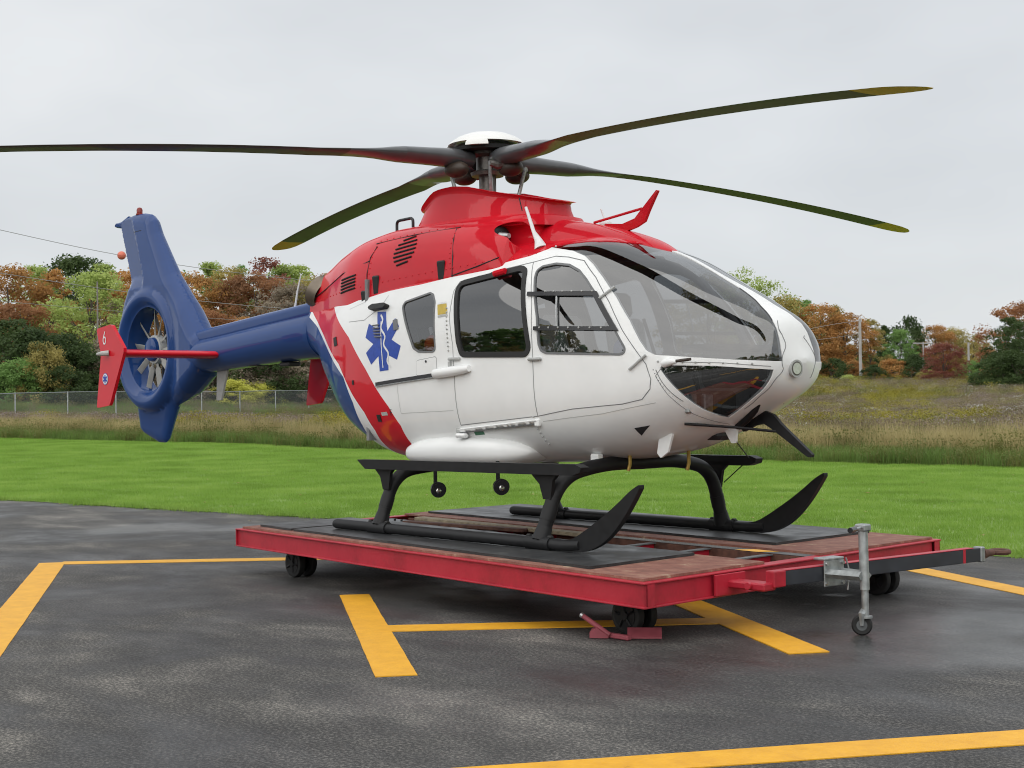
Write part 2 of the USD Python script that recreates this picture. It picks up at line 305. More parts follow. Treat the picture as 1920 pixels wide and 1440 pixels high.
for s in (-1, 1):
    part(H, 'window_gasket', drape(ring(DW, .028).union(ring(DW, .016, False)), -.006, .014, side=s), 'black_rubber')
    part(H, 'window_gasket', drape(ring(RW, .010).union(ring(RW, .006, False)), -.006, .010, side=s), 'seam_grey')
    part(H, 'window_gasket', drape(ring(CW, .008).union(ring(CW, .008, False)), -.006, .010, side=s), 'seam_grey')
    vf = Polygon([(1.30, 1.925), (1.985, 1.885), (2.225, 1.585), (1.41, 1.625), (1.41, 1.655), (2.15, 1.618), (1.965, 1.852), (1.30, 1.895)])
    part(H, 'vent_frame', drape(vf, .002, .014, step=.02, side=s), 'black_gloss', label='black riveted sliding vent frame on cockpit window')
    part(H, 'vent_frame', drape(LineString([(1.62, 1.90), (1.66, 1.63)]).buffer(.006), .003, .008, step=.02, side=s), 'steel')
seams = [
 [(1.238, 2.17), (1.30, 2.02), (1.358, 1.83), (1.397, 1.445), (1.405, 1.19), (1.41, .97)],                                # between the doors
 [(.378, 1.90), (.378, 1.782), (.442, 1.547), (.461, 1.289), (.468, 1.10), (.47, .9)],                                     # rear edge of the sliding door
 [(.378, 1.90), (.375, 2.0), (.42, 2.075), (.8, 2.125), (1.238, 2.17), (1.45, 2.20), (1.60, 2.18), (1.77, 2.138), (1.934, 1.997), (2.107, 1.799), (2.257, 1.584), (2.378, 1.435), (2.458, 1.337), (2.494, 1.229), (2.481, 1.158), (2.406, 1.085), (2.244, 1.054), (1.788, 1.022), (1.41, .97), (.47, .90)],
 [(2.62, 1.36), (2.53, 1.25), (2.60, 1.12), (2.70, .98), (2.79, .90)],
 [(-1.2, 1.83), (-.9, 1.83), (-.65, 1.93), (-.58, 2.03)], [(2.7, 1.345), (3.0, 1.33), (3.27, 1.30)]]
for q in seams[:3]: part(H, 'door_seam', ribbon(q, .0055), 'seam_grey')
for q in seams[3:]: part(H, 'panel_seam', ribbon(q, .004), 'seam_grey')
part(H, 'fuel_hatch', drape(rounded([(-.045, 1.318), (-.04, 1.440), (.226, 1.465), (.235, 1.320)], .02), .001, .002), 'white_paint')
part(H, 'panel_seam', drape(ring(rounded([(-.045, 1.318), (-.04, 1.440), (.226, 1.465), (.235, 1.320)], .02), .004), .001), 'seam_grey')
part(H, 'hatch_latch', drape(Point(.09, 1.43).buffer(.011), .003, .003, step=.01), 'dark_plastic')
sc = np.array([(-.691, 1.889), (-.546, 1.885), (-.483, 1.711), (-.381, 1.819), (-.309, 1.745), (-.407, 1.634), (-.267, 1.575), (-.319, 1.458), (-.458, 1.504), (-.449, 1.373), (-.59, 1.366), (-.609, 1.499), (-.731, 1.429), (-.821, 1.534), (-.701, 1.608), (-.839, 1.67), (-.805, 1.793), (-.642, 1.736)])
st = part(H, 'star_emblem', drape(sc, .0015), 'star_blue', label='blue six-armed star with white snake and staff')
part(st, 'snake', drape(LineString([(-.615 + .19 * t + .021 * math.sin(t * 19), 1.855 - .45 * t) for t in np.linspace(0, 1, 60)]).buffer(.010), .003, step=.015), 'decal_white')
part(st, 'staff', drape(LineString([(-.60, 1.80), (-.535, 1.40)]).buffer(.006), .0026, step=.012), 'decal_white')
for k in range(5):
    part(H, 'step_grip', tube(skin(np.array([(-.72 + .012 * k, 1.77 - .025 * k), (-.62 + .012 * k, 1.772 - .027 * k)]), .012), .006, 6), 'seam_grey')
part(H, 'grip_plate', drape(rounded([(-.405, 1.80), (-.345, 1.81), (-.31, 1.72), (-.375, 1.71)], .008), .003, .006), 'seam_grey')
part(H, 'tail_light_cap', drape(rounded([(-.80, 1.925), (-.73, 1.945), (-.53, 1.945), (-.50, 1.93), (-.53, 1.905), (-.76, 1.90)], .01), .004, .05), 'black_rubber', label='black capped bracket above the blue star')
part(H, 'placard', drape([(.195, 1.897), (.315, 1.90), (.348, 1.817), (.221, 1.809)], .002), 'decal_yellow')
part(H, 'placard', drape([(.197, 1.915), (.305, 1.918), (.313, 1.902), (.2, 1.899)], .002), 'decal_white')
part(H, 'placard', drape([(.222, 1.805), (.348, 1.812), (.352, 1.795), (.226, 1.787)], .002), 'light_grey')
part(H, 'placard', drape([(.60, .845), (.72, .852), (.722, .825), (.602, .818)], .002), 'decal_green')
part(H, 'placard', drape([(-.62, 1.01), (-.52, 1.015), (-.51, .985), (-.61, .98)], .002), 'light_grey')
mE = meshkit.text_mesh('E', .05, .001); mE.vertices[:] = skin(np.stack([-.475 + mE.vertices[:, 0], .985 + mE.vertices[:, 1]], 1), .003); part(H, 'letter_mark', mE, 'dark_plastic', smooth=False)
part(H, 'door_rail', ribbon([(-.655, 1.256), (.235, 1.318)], .030, .001, .008), 'dark_plastic')
part(H, 'door_rail', ribbon([(-.655, 1.235), (.235, 1.297)], .008, .001, .014), 'steel')
rc = [skin(np.array([(x, z)]), .02)[0] for x, z in ((.235, 1.322), (.45, 1.338), (.60, 1.35), (.672, 1.356))]
part(H, 'rail_cover', tube(rc, [.040, .042, .036, .026], 14), 'white_paint', smooth=50)
part(H, 'door_handle', box((.40, -.815, 1.425), (.545, -.785, 1.452), .01), 'light_grey'); part(H, 'door_handle', box((.40, -.81, 1.375), (.425, -.785, 1.42), .006), 'light_grey')
part(H, 'door_handle', box((1.355, -.815, 1.392), (1.50, -.785, 1.418), .01), 'light_grey')
part(H, 'door_hinge', tube(skin(np.array([(2.33, 1.30), (2.46, 1.40)]), .012), .010, 8), 'light_grey'); part(H, 'door_hinge', tube(skin(np.array([(2.02, 1.83), (2.12, 1.91)]), .012), .010, 8), 'light_grey')
part(H, 'lower_rail', ribbon([(.43, .862), (1.40, .936)], .022, .001, .022), 'white_paint'); part(H, 'lower_rail', ribbon([(.43, .846), (1.40, .920)], .005, .001, .026), 'seam_grey')
part(H, 'rail_bracket', box((1.37, -.76, .89), (1.42, -.725, .95), .008), 'white_paint'); part(H, 'rail_bracket', box((.405, -.735, .835), (.45, -.70, .88), .006), 'light_grey')
for q in ([(-1.52, 1.70), (-1.45, 1.71), (-1.41, 1.63), (-1.48, 1.62)], [(-.70, .93), (-.64, .93), (-.64, .99), (-.70, .99)], [(-1.08, 1.30), (-1.05, 1.30), (-1.05, 1.26), (-1.08, 1.26)]): part(H, 'stripe_latch', drape(q, .002, .004), 'black_rubber')
for q in ([(-.30, 1.00), (.42, 1.02)], [(-.30, 1.00), (-.32, 1.24)], [(1.45, .93), (2.05, .985), (2.5, 1.06)], [(-1.25, 1.95), (-.95, 2.0)]): part(H, 'panel_seam', ribbon(q, .0035), 'light_grey')
part(H, 'air_scoop', drape([(2.25, .878), (2.377, .898), (2.257, .822)], .002), 'dark_plastic')
part(H, 'door_latch', tube(skin(np.array([(.86, 2.093), (.98, 2.108)]), .022), .026, 8), 'red_paint', label='small red latch above the cabin window')
part(H, 'panel_latch', drape(rounded([(.66, 2.112), (.78, 2.124), (.785, 2.105), (.665, 2.09)], .004), .002), 'decal_white')
rv = []
for x, z in [(x, 1.345 - (x - 2.7) * .05) for x in np.arange(2.55, 3.22, .09)] + [(x, .93 - (x - 2.85) * 0) for x in ()] + [(1.36 + .0035 * k, .965 - .03 * k) for k in range(8)] + [(.33 + .006 * k, 1.86 - .035 * k) for k in range(11)] + [(1.50 + .09 * k, 1.913 - .0053 * k * 1) for k in range(6)] + [(1.48 + .1 * k, 1.641 - .005 * k) for k in range(7)]:
    rv.append(ellipsoid(skin(np.array([(x, z)]), .004 if not (1.4 < x < 2.2 and z > 1.5) else .017)[0], (.008,) * 3, 1))
part(H, 'rivet_row', cat_(rv), 'light_grey', kind='stuff')
rv = []
for t in np.linspace(0, 1, 22):
    rv.append(ellipsoid(skin(np.array([(-.5 + 1.7 * t, 2.105 + .14 * t)]), .001)[0], (.006, .006, .006), 1))
part(H, 'rivet_row', cat_(rv), 'red_paint', kind='stuff')
def surf_chain(P, off):
    """a curve through given skin points, laid on the body by solving for Y."""
    P = np.array(P, float); t = np.linspace(0, 1, len(P)); q = PchipInterpolator(t, P)(np.linspace(0, 1, 40)); h = half(q[:, 0], q[:, 2]); h = np.where(h > 0, h, np.abs(q[:, 1])); y = np.where(np.abs(h - np.abs(q[:, 1])) < .04, np.sign(q[:, 1]) * h, q[:, 1]); q = np.column_stack([q[:, 0], y, q[:, 2]]); n = q - [1.6, 0, 1.3]; return q + off * n / np.linalg.norm(n, axis=1, keepdims=True)
for P_ in ([(3.228, -.151, 1.621), (3.281, -.167, 1.513), (3.302, -.175, 1.408), (3.301, -.195, 1.293), (3.224, -.232, 1.167), (3.101, -.226, 1.082), (2.974, -.216, 1.007)], [(3.291, .068, 1.518), (3.311, .125, 1.401), (3.316, .125, 1.318), (3.298, .10, 1.236), (3.078, .088, 1.039)], [(2.533, -.651, 1.294), (2.573, -.635, 1.211), (2.622, -.603, 1.139), (2.69, -.541, 1.067)]):
    part(H, 'panel_seam', tube(surf_chain(P_, .0005), .0028, 6), 'seam_grey'); q_ = surf_chain(P_, .002); part(H, 'rivet_row', cat_([ellipsoid(p_ - np.array([.022, 0, 0]), (.0065,) * 3, 1) for p_ in q_[::4]]), 'seam_grey', kind='stuff')
# nose light, in a round well
n0 = np.array([1.0, -.12, -.05]); n0 /= np.linalg.norm(n0); c0 = np.array([3.325, -.085, 1.285])
part(H, 'landing_light', cyl(c0 - n0 * .02, c0 + n0 * .012, .062, 28), 'light_grey'); part(H, 'landing_light', cyl(c0 - n0 * .01, c0 + n0 * .0135, .049, 28), 'hub_metal'); part(H, 'landing_light', cyl(c0 - n0 * .01, c0 + n0 * .016, .045, 28, .040), 'lens_clear')
# pitot probe
part(H, 'pitot_probe', tube([(2.60, -.635, 1.335), (2.68, -.66, 1.345), (2.74, -.665, 1.348)], [.03, .026, .014], 12), 'white_paint'); part(H, 'pitot_probe', cyl((2.73, -.665, 1.348), (2.86, -.655, 1.358), .011, 10), 'hub_brown')
# ---- cowlings
def cowl(rows, ne=3.0, nx=60, nth=64, zlow=2.0):
    R = np.array(rows, float); I = [PchipInterpolator(R[::-1, 0], R[::-1, i]) for i in (1, 2, 3)]; X = np.linspace(R[-1, 0], R[0, 0], nx); th = np.linspace(0, 2 * np.pi, nth, endpoint=False); rings = []
    for x in X:
        zt, w, n = [float(q(x)) for q in I]; c, s = np.cos(th), np.sin(th)
        y = w * np.sign(c) * np.abs(c) ** (2 / n); z = zlow + np.where(s >= 0, zt - zlow, .12) * np.sign(s) * np.abs(s) ** (2 / n); rings.append(np.stack([np.full_like(y, x), y, z], 1))
    return loft(rings)
ENG = [(.925, 2.53, .57, 2.8), (.92, 2.555, .60, 3.0), (.90, 2.58, .622, 3.1), (.86, 2.60, .634, 3.1), (.75, 2.62, .642, 3.1), (.4, 2.645, .648, 3.1), (-.2, 2.68, .645, 3.1), (-.8, 2.69, .61, 3.0)] + [(q_, t_, float(half(q_, 2.02)) + .010, e_) for q_, t_, e_ in ((-1.3, 2.655, 2.8), (-1.8, 2.565, 2.6), (-2.15, 2.46, 2.4), (-2.36, 2.375, 2.3), (-2.42, 2.33, 2.2))]
eng = cowl(ENG, nx=80, nth=96)
solid = to_man(body(.012)); em = to_man(eng) - solid
for s in (-1, 1):
    t = ellipsoid((0, 0, 0), (.42, .125, .115), 4); t.apply_translation((.93, s * .445, 2.435)); em = em - to_man(t)
part(H, 'engine_cowling', to_tri(em), 'red_paint', smooth=32)
for s in (-1, 1):
    part(H, 'air_intake', ellipsoid((.66, s * .445, 2.435), (.05, .10, .092), 3), 'soot'); part(H, 'air_intake', cyl((.66, s * .47, 2.43), (.80, s * .475, 2.43), .05, 16, .02), 'steel')
EI = [PchipInterpolator(np.array(ENG)[::-1, 0], np.array(ENG)[::-1, i]) for i in (1, 2, 3)]
def cowl_pt(x, z, off=0.0):
    """a point of the starboard flank of the engine cowling."""
    zt, w, n = [float(q(x)) for q in EI]; t = min(abs(z - 2.0) / (zt - 2.0), .985) if z >= 2.0 else min((2.0 - z) / .12, .9); return np.array([x, -w * (1 - t ** n) ** (1 / n) - off, z])
def cowl_strip(pts, w, off=.003):
    P = [cowl_pt(x, z, off) for x, z in pts]; return tube(P, w / 2, 6)
vx = 0
for (cx, cz, rx, rz, nm, sl) in ((-.43, 2.41, .155, .13, 'cooling_grille', 7), (-1.35, 2.19, .15, .075, 'cooling_grille', 5)):
    g = []
    for k in range(sl):
        z = cz + rz * (1 - 2 * (k + .5) / sl); q = rx * math.sqrt(max(1 - ((z - cz) / rz) ** 2, .05)) if sl == 7 else rx
        g.append(tube([cowl_pt(cx - q + 2 * q * t, z - .012 + .024 * t, .001) for t in np.linspace(0, 1, 5)], .0095, 6))
    part(H, nm, cat_(g), 'soot')
for pts in ([(.28, 2.13), (.27, 2.3), (.22, 2.45), (.16, 2.56)], [(-.98, 2.06), (-.99, 2.25), (-.98, 2.40), (-.93, 2.5)], [(-.98, 2.37), (-1.5, 2.30), (-2.0, 2.20), (-2.3, 2.14)], [(.27, 2.135), (.6, 2.19), (.84, 2.24)], [(-.98, 2.53), (-.4, 2.55), (.2, 2.56)]):
    part(H, 'cowling_seam', cowl_strip(pts, .010), 'black_rubber')
for (xa, za), (xb, zb_), n_ in (((-2.2, 2.10), (.84, 2.225), 34), ((.25, 2.2), (.18, 2.55), 9), ((-.96, 2.1), (-.95, 2.5), 9), ((-.93, 2.55), (.2, 2.58), 12)):
    part(H, 'rivet_row', cat_([ellipsoid(cowl_pt(xa + (xb - xa) * t, za + (zb_ - za) * t, .0), (.0065,) * 3, 1) for t in np.linspace(0, 1, n_)]), 'red_paint', kind='stuff')
for x, z in ((.13, 2.19), (-.83, 2.14), (-1.02, 2.02)):
    p = cowl_pt(x, z, .0); part(H, 'cowling_latch', rot(box(p - [.045, .012, .085], p + [.045, .03, .085], .012), (1, 0, 0), 6, p), 'black_rubber')
part(H, 'grab_handle', tube(arc([(-1.02, -.22, 2.66), (-1.02, -.22, 2.76), (-.78, -.22, 2.765), (-.78, -.22, 2.68)], 5, .04), .014, 8), 'black_gloss')
for s in (-1, 1):
    e0 = np.array([-2.27, s * .15, 2.16]); e1 = e0 + [-.78, s * .16, .42]
    prof = [(.15, .0), (.165, .06), (.17, .115), (.155, .115), (.13, .03)]; d = (e1 - e0) / np.linalg.norm(e1 - e0); path = [e0 + d * h for _, h in prof]
    part(H, 'exhaust_pipe', tube(path[:3], [p[0] for p in prof[:3]], 28, cap=False), 'exhaust_metal'); part(H, 'exhaust_pipe', tube([e0 + d * .112, e0 + d * .03], [.163, .12], 28), 'soot')
# mast fairing: a tapered collar with a flared lip, cut on the slant
def fair_ring(x0, x1, w, zf, n=64, e=3.2):
    th = np.linspace(0, 2 * np.pi, n, endpoint=False); c, s = np.cos(th), np.sin(th); x = (x0 + x1) / 2 + (x1 - x0) / 2 * np.sign(c) * np.abs(c) ** (2 / e); y = w * np.sign(s) * np.abs(s) ** (2 / e)
    return np.stack([x, y, zf(x)], 1)
zt_ = PchipInterpolator([-.75, -.55, -.30, -.12, .5, .95, 1.0], [2.79, 2.855, 2.945, 2.95, 2.83, 2.735, 2.725])
flat = lambda z: (lambda x: np.full_like(x, z)); blend = lambda a: (lambda x: (1 - a) * 2.60 + a * zt_(x))
rings = [fair_ring(-1.10, 1.02, .50, flat(2.52)), fair_ring(-.98, .98, .42, blend(.05)), fair_ring(-.82, .92, .345, blend(.16)), fair_ring(-.76, .90, .325, blend(.5)), fair_ring(-.70, .895, .312, blend(.82)), fair_ring(-.70, .905, .318, blend(.93)), fair_ring(-.73, .95, .345, blend(1.0)),
         fair_ring(-.715, .935, .332, lambda x: blend(1.0)(x) + .004), fair_ring(-.68, .88, .30, blend(.93)), fair_ring(-.6, .8, .26, blend(.80))]
part(H, 'mast_fairing', loft(rings), 'red_paint', smooth=40)
for xs in ([(.74, .70), (.81, .75)],):
    part(H, 'panel_seam', tube([(.80, -.328, 2.645), (.755, -.318, 2.755)], .005, 6), 'black_rubber')
# forward fairing that runs down to the windscreen
part(H, 'forward_fairing', to_tri(to_man(cowl([(2.16, 2.215, .10, 2.2), (2.10, 2.25, .19, 2.2), (1.95, 2.325, .27, 2.3), (1.6, 2.44, .345, 2.3), (1.2, 2.535, .365, 2.2), (.85, 2.60, .33, 2.2), (.5, 2.63, .32, 2.2)], nx=40, nth=48, zlow=2.05)) - solid), 'red_paint', smooth=40)
# ---- rotor
RO = np.array([0, 0, 3.1957]); TILT = .0133; AX = np.array([math.cos(TILT), 0, -math.sin(TILT)]); AY = np.array([0, 1.0, 0]); AZ = np.cross(AX, AY)
part(H, 'rotor_mast', cyl((0, 0, 2.70), (0, 0, 3.22), .075, 24), 'hub_metal'); part(H, 'swashplate', revolve([(.05, 2.80), (.23, 2.80), (.25, 2.83), (.23, 2.87), (.05, 2.87)], (0, 0, 0)), 'hub_metal')
part(H, 'rotor_head', revolve([(.05, 3.06), (.14, 3.06), (.15, 3.09), (.10, 3.11), (.10, 3.22), (.17, 3.24), (.17, 3.27), (.05, 3.28)], (0, 0, 0)), 'hub_metal')
cap_rows = [(.36, 3.285), (.352, 3.315), (.32, 3.355), (.26, 3.395), (.18, 3.425), (.09, 3.440), (.005, 3.444)]
dome = revolve(cap_rows, (0, 0, 0), n=96); dm = to_man(dome)
droop = {0: .3036, 1: .3503, 2: .3277, 3: .3524}
for k in range(4):
    a = -.1931 + k * math.pi / 2 ; d = np.array([math.cos(a), math.sin(a), 0])
    cut = trimesh.creation.box((.34, .34, .056)); cut.apply_transform(trimesh.transformations.rotation_matrix(a, (0, 0, 1))); cut.apply_translation(d * .40 + [0, 0, 3.30]); dm = dm - to_man(cut)
dm = dm - to_man(revolve([(.33, 3.27), (.325, 3.30), (.25, 3.36), (.15, 3.395), (.005, 3.41)], (0, 0, 0), n=64))
part(H, 'rotor_cap', to_tri(dm), 'cap_white', smooth=40)
part(H, 'rotor_cap', revolve([(.31, 3.262), (.315, 3.287), (.30, 3.30), (.005, 3.32)], (0, 0, 0)), 'soot', label='dark underside of the rotor cap')
def blade_sections(k):
    a = -.1931 + k * math.pi / 2; er = math.cos(a) * AX + math.sin(a) * AY; et = np.cross(AZ, er)          # et: direction of travel, the leading edge
    S = [(.16, .16, .13, 2), (.28, .22, .16, 3), (.42, .255, .155, 4), (.60, .265, .14, 5), (.85, .28, .125, 5), (1.10, .265, .075, 4.5), (1.35, .275, .048, 4), (1.6, .288, .040, 3.5), (2.2, .288, .036, 3), (3.0, .288, .034, 2), (3.8, .288, .033, 1), (4.5, .288, .031, .5), (4.62, .285, .030, .5), (4.6201, .285, .030, .5), (4.85, .265, .026, 0), (4.97, .22, .018, 0), (5.05, .14, .011, 0), (5.085, .06, .005, 0)]
    Rr = np.array([s[0] for s in S]); fine = np.unique(np.concatenate([np.linspace(.16, 4.6, 46), Rr])); V = {i: PchipInterpolator(Rr, [s[i] for s in S])(fine) for i in (1, 2, 3)}; rings = []
    th = np.linspace(0, 2 * np.pi, 28, endpoint=False)
    for r, c, t, p in zip(fine, V[1], V[2], V[3]):
        u = (1 - np.cos(th)) / 2; af = np.clip((r - .9) / .7, 0, 1)
        yt = np.sign(np.sin(th)) * ((1 - af) * np.abs(np.sin(th)) * .5 + af * 2.6 * (0.2969 * np.sqrt(u) - .126 * u - .3516 * u ** 2 + .2843 * u ** 3 - .1015 * u ** 4))
        le = .25 * .288 if r < 4.62 else .25 * .288 - .35 * (.288 - c); le = (1 - af) * .5 * c + af * le
        x = le - u * c; z = yt * t; pr = math.radians(p); x2, z2 = x * math.cos(pr) - z * math.sin(pr), x * math.sin(pr) + z * math.cos(pr)
        dz = -droop[k] * (r / 5.07) ** 2; rings.append(RO + r * er + dz * AZ + x2[:, None] * et + z2[:, None] * AZ)
    return fine, np.array(rings), er, et
for k in range(4):
    fine, R, er, et = blade_sections(k); c1 = np.searchsorted(fine, 1.25); c2 = np.searchsorted(fine, 4.62)
    b = part(H, 'rotor_blade', loft(R[c1:c2 + 1]), 'rotor_composite', smooth=50); part(b, 'blade_cuff', loft(R[:c1 + 1]), 'cuff_grey', smooth=50); part(b, 'blade_tip', loft(R[c2:]), 'tip_yellow', smooth=50)
    h0 = RO + .30 * er - et * .15 - AZ * .07
    part(H, 'pitch_link', tube([h0 + AZ * .02, np.array([*(RO + .24 * er - et * .10)[:2], 2.84])], [.016, .018], 10), 'steel'); part(H, 'pitch_horn', tube([RO + .34 * er - AZ * .05, RO + .30 * er - et * .08 - AZ * .085, h0], [.05, .04, .026], 10), 'hub_metal')
    part(H, 'lag_damper', ellipsoid(RO + .33 * er + et * .04 - AZ * .105, (.125, .095, .07), 3), 'hub_brown')
# ---- tail boom, spine, shrouded tail rotor, fin
def se_loft(rows, n=48):
    rings = []; th = np.linspace(0, 2 * np.pi, n, endpoint=False)
    for x, zb, zt, w, e in rows:
        c, s = np.cos(th), np.sin(th); rings.append(np.stack([np.full(n, x), w * np.sign(c) * np.abs(c) ** (2 / e), (zb + zt) / 2 + (zt - zb) / 2 * np.sign(s) * np.abs(s) ** (2 / e)], 1))
    return loft(rings)
part(H, 'tail_boom', se_loft([(-2.36, 1.55, 2.06, .29, 2.1), (-2.44, 1.55, 2.055, .29, 2.1), (-2.9, 1.548, 2.02, .272, 2.1), (-3.6, 1.52, 1.965, .245, 2.1), (-4.4, 1.485, 1.895, .212, 2.1), (-4.9, 1.46, 1.86, .195, 2.2), (-5.2, 1.44, 1.84, .17, 2.2)]), 'blue_paint', smooth=50)
part(H, 'boom_joint', se_loft([(-2.40, 1.542, 2.07, .297, 2.1), (-2.47, 1.542, 2.065, .297, 2.1)]), 'blue_paint', smooth=50)
part(H, 'boom_spine', se_loft([(-2.42, 1.935, 2.125, .205, 3.5), (-2.46, 1.93, 2.128, .208, 3.5), (-3.4, 1.87, 2.062, .175, 3.5), (-4.4, 1.80, 1.985, .14, 3.5), (-5.0, 1.76, 1.94, .12, 3.2), (-5.16, 1.74, 1.92, .11, 3.0)]), 'blue_paint', smooth=40)
for x in (-3.15, -3.75): part(H, 'boom_vent', box((x - .09, -.08, 1.50 + (x + 3.4) * -.03), (x + .09, .08, 1.545 + (x + 3.4) * -.03), .015), 'dark_plastic')
part(H, 'blade_antenna', rot(extr(rounded([(-4.60, 1.50), (-4.38, 1.50), (-4.52, 1.16), (-4.62, 1.155)], .012), -.012, .012), (0, 0, 1), 0), 'light_grey', label='pale blade antenna under the tail boom')
part(H, 'whip_antenna', tube([(-3.05, 0, 2.08), (-3.0, 0, 2.26), (-2.93, 0, 2.43)], [.012, .009, .006], 8), 'decal_white')
FC = np.array([-5.99, 1.777]); RD = .50
OUT = Polygon([(-6.985, 3.335), (-6.98, 3.37), (-6.84, 3.358), (-6.66, 3.40), (-6.47, 3.42), (-6.25, 3.412), (-6.08, 3.38), (-5.99, 3.31), (-5.91, 3.159), (-5.70, 2.88), (-5.524, 2.648), (-5.35, 2.47), (-5.185, 2.304), (-5.02, 2.11), (-4.87, 1.935), (-4.80, 1.89), (-4.74, 1.80), (-4.74, 1.52), (-4.80, 1.43), (-4.95, 1.34), (-5.123, 1.245), (-5.30, 1.175), (-5.47, 1.13), (-5.52, 1.10), (-5.73, .72), (-5.79, .688), (-5.957, .69), (-6.30, .795), (-6.37, .84), (-6.40, 1.0), (-6.41, 1.108), (-6.52, 1.19), (-6.66, 1.33), (-6.755, 1.50), (-6.79, 1.70), (-6.785, 1.95), (-6.73, 2.18), (-6.62, 2.40), (-6.53, 2.52), (-6.56, 2.62), (-6.835, 3.31)]).buffer(.012, quad_segs=3)
hole = Point(*FC).buffer(RD, quad_segs=24); SH = OUT.difference(hole)
pts = []
for d in (0, .006, .02, .04, .065, .095, .13, .17, .22):
    g = OUT.buffer(-d) if d else OUT
    for q in getattr(g, 'geoms', [g]):
        L = q.exterior.length; n = max(8, int(L / .035)); pts += [q.exterior.interpolate(t * L).coords[0] for t in np.arange(n) / n]
for d in (0, .004, .014, .03, .055, .085, .12, .16, .2):
    th = np.linspace(0, 2 * np.pi, 96, endpoint=False); pts += list(zip(FC[0] + (RD + d) * np.cos(th), FC[1] + (RD + d) * np.sin(th)))
gx, gz = np.meshgrid(np.arange(-7, -4.7, .04), np.arange(.65, 3.45, .04)); pts += list(zip(gx.ravel(), gz.ravel()))
pts = np.unique(np.round(np.array(pts), 4), axis=0); keep = shapely.contains_xy(SH.buffer(.0008), pts[:, 0], pts[:, 1]); pts = pts[keep]
D = Delaunay(pts).simplices; cc = pts[D].mean(1); D = D[shapely.contains_xy(SH.buffer(.0005), cc[:, 0], cc[:, 1])]
def hfun(P):
    """half thickness of the fin and shroud at (X, Z)."""
    gp = shapely.points(P); d_out = shapely.distance(OUT.exterior, gp); r_h = np.hypot(P[:, 0] - FC[0], P[:, 1] - FC[1]); d_in = np.maximum(r_h - RD, 0); z = P[:, 1]; x = P[:, 0]
    T = np.interp(z, [.65, .95, 1.15, 1.3, 2.2, 2.5, 2.8, 3.45], [.05, .065, .085, .11, .14, .15, .125, .085]); fw_ = np.clip((x + 5.50) / .35, 0, 1) * np.clip((z - 1.12) / .12, 0, 1) * np.clip((2.6 - z) / .4, 0, 1); T = T + (np.maximum(T, .188) - T) * fw_
    Rr_ = np.interp(z, [.65, 1.1, 1.25, 2.3, 2.7, 3.45], [.12, .13, .16, .16, .17, .14])
    h = T * np.sqrt(np.clip(1 - (1 - np.clip(d_out / Rr_, 0, 1)) ** 2, 0, 1))
    hl = T * np.sqrt(np.clip(1 - (1 - np.clip(d_in / .10, 0, 1)) ** 2, 0, 1)); lip = np.clip((r_h - RD - .10) / .16, 0, 1); h = np.minimum(h, np.where(d_in < .10, np.maximum(hl, .13), T * (1.06 - .06 * lip)))
    rt_ = (r_h - .625) / .135; tor = np.where(np.abs(rt_) < 1, .195 * np.sqrt(np.clip(1 - rt_ ** 2, 0, 1)), 0); k_ = .035; q_ = np.clip(.5 + .5 * (tor - h) / k_, 0, 1); h = np.where(d_out > 1e-3, h * (1 - q_) + tor * q_ + k_ * q_ * (1 - q_) * (tor > 0), h)
    crease = np.interp(z, [2.50, 2.62, 3.2, 3.45], [-6.05, -6.08, -6.345, -6.47]); back = (x < crease) & (z > 2.50)
    rampb = np.clip((crease - x) / .05, 0, 1) * np.clip((z - 2.50) / .16, 0, 1); te_d = shapely.distance(LineString([(-6.56, 2.50), (-6.84, 3.31)]), gp)
    return np.where(back, h * (1 - rampb) + rampb * np.minimum(h, .022 + .13 * te_d), h), d_out, d_in
h, d_out, d_in = hfun(pts); h[d_out < 1e-3] = 0; x, z = pts[:, 0], pts[:, 1]
e_ = .005; hx_ = (hfun(pts + [e_, 0])[0] - hfun(pts - [e_, 0])[0]) / (2 * e_); hz_2 = (hfun(pts + [0, e_])[0] - hfun(pts - [0, e_])[0]) / (2 * e_)
nP = len(pts); vv = np.vstack([np.stack([x, -h, z], 1), np.stack([x, h, z], 1)]); t1 = trimesh.Trimesh(vv[:nP], D, process=False)
if t1.face_normals[:, 1].mean() > 0: D = D[:, ::-1]
rim = np.nonzero((d_in < 1e-3))[0]; rim = rim[np.argsort(np.arctan2(pts[rim, 1] - FC[1], pts[rim, 0] - FC[0]))]
rn = np.roll(rim, -1); wall = np.vstack([np.stack([rim, rim + nP, rn], 1), np.stack([rn, rim + nP, rn + nP], 1)])
fm = trimesh.Trimesh(vv, np.vstack([D, D[:, ::-1] + nP]), process=False); fin = part(H, 'tail_fin', fm, 'blue_paint', smooth=True, label='blue swept tail fin with round tail rotor shroud')
fn = np.array(fin.GetNormalsAttr().Get()); an = np.stack([-hx_, -np.ones(nP), -hz_2], 1); an /= np.linalg.norm(an, axis=1, keepdims=True); ok_ = (d_out > .006) & (d_in > .006); fn[:nP][ok_] = an[ok_]; fn[nP:][ok_] = (an * [1, -1, 1])[ok_]; fin.GetNormalsAttr().Set(Vt.Vec3fArray.FromNumpy(fn.astype(np.float32)))
part(H, 'rotor_duct', trimesh.Trimesh(vv, wall, process=False), 'blue_paint', smooth=60)
part(H, 'tail_hub', revolve([(.01, -.115), (.10, -.112), (.135, -.09), (.145, -.05), (.145, .02), (.10, .05), (.01, .05)], (FC[0], 0, FC[1]), 'y', 32), 'blue_paint'); part(H, 'tail_hub', revolve([(.15, -.055), (.168, -.05), (.168, .04), (.12, .06), (.01, .06)], (FC[0], .002, FC[1]), 'y', 32), 'light_grey')
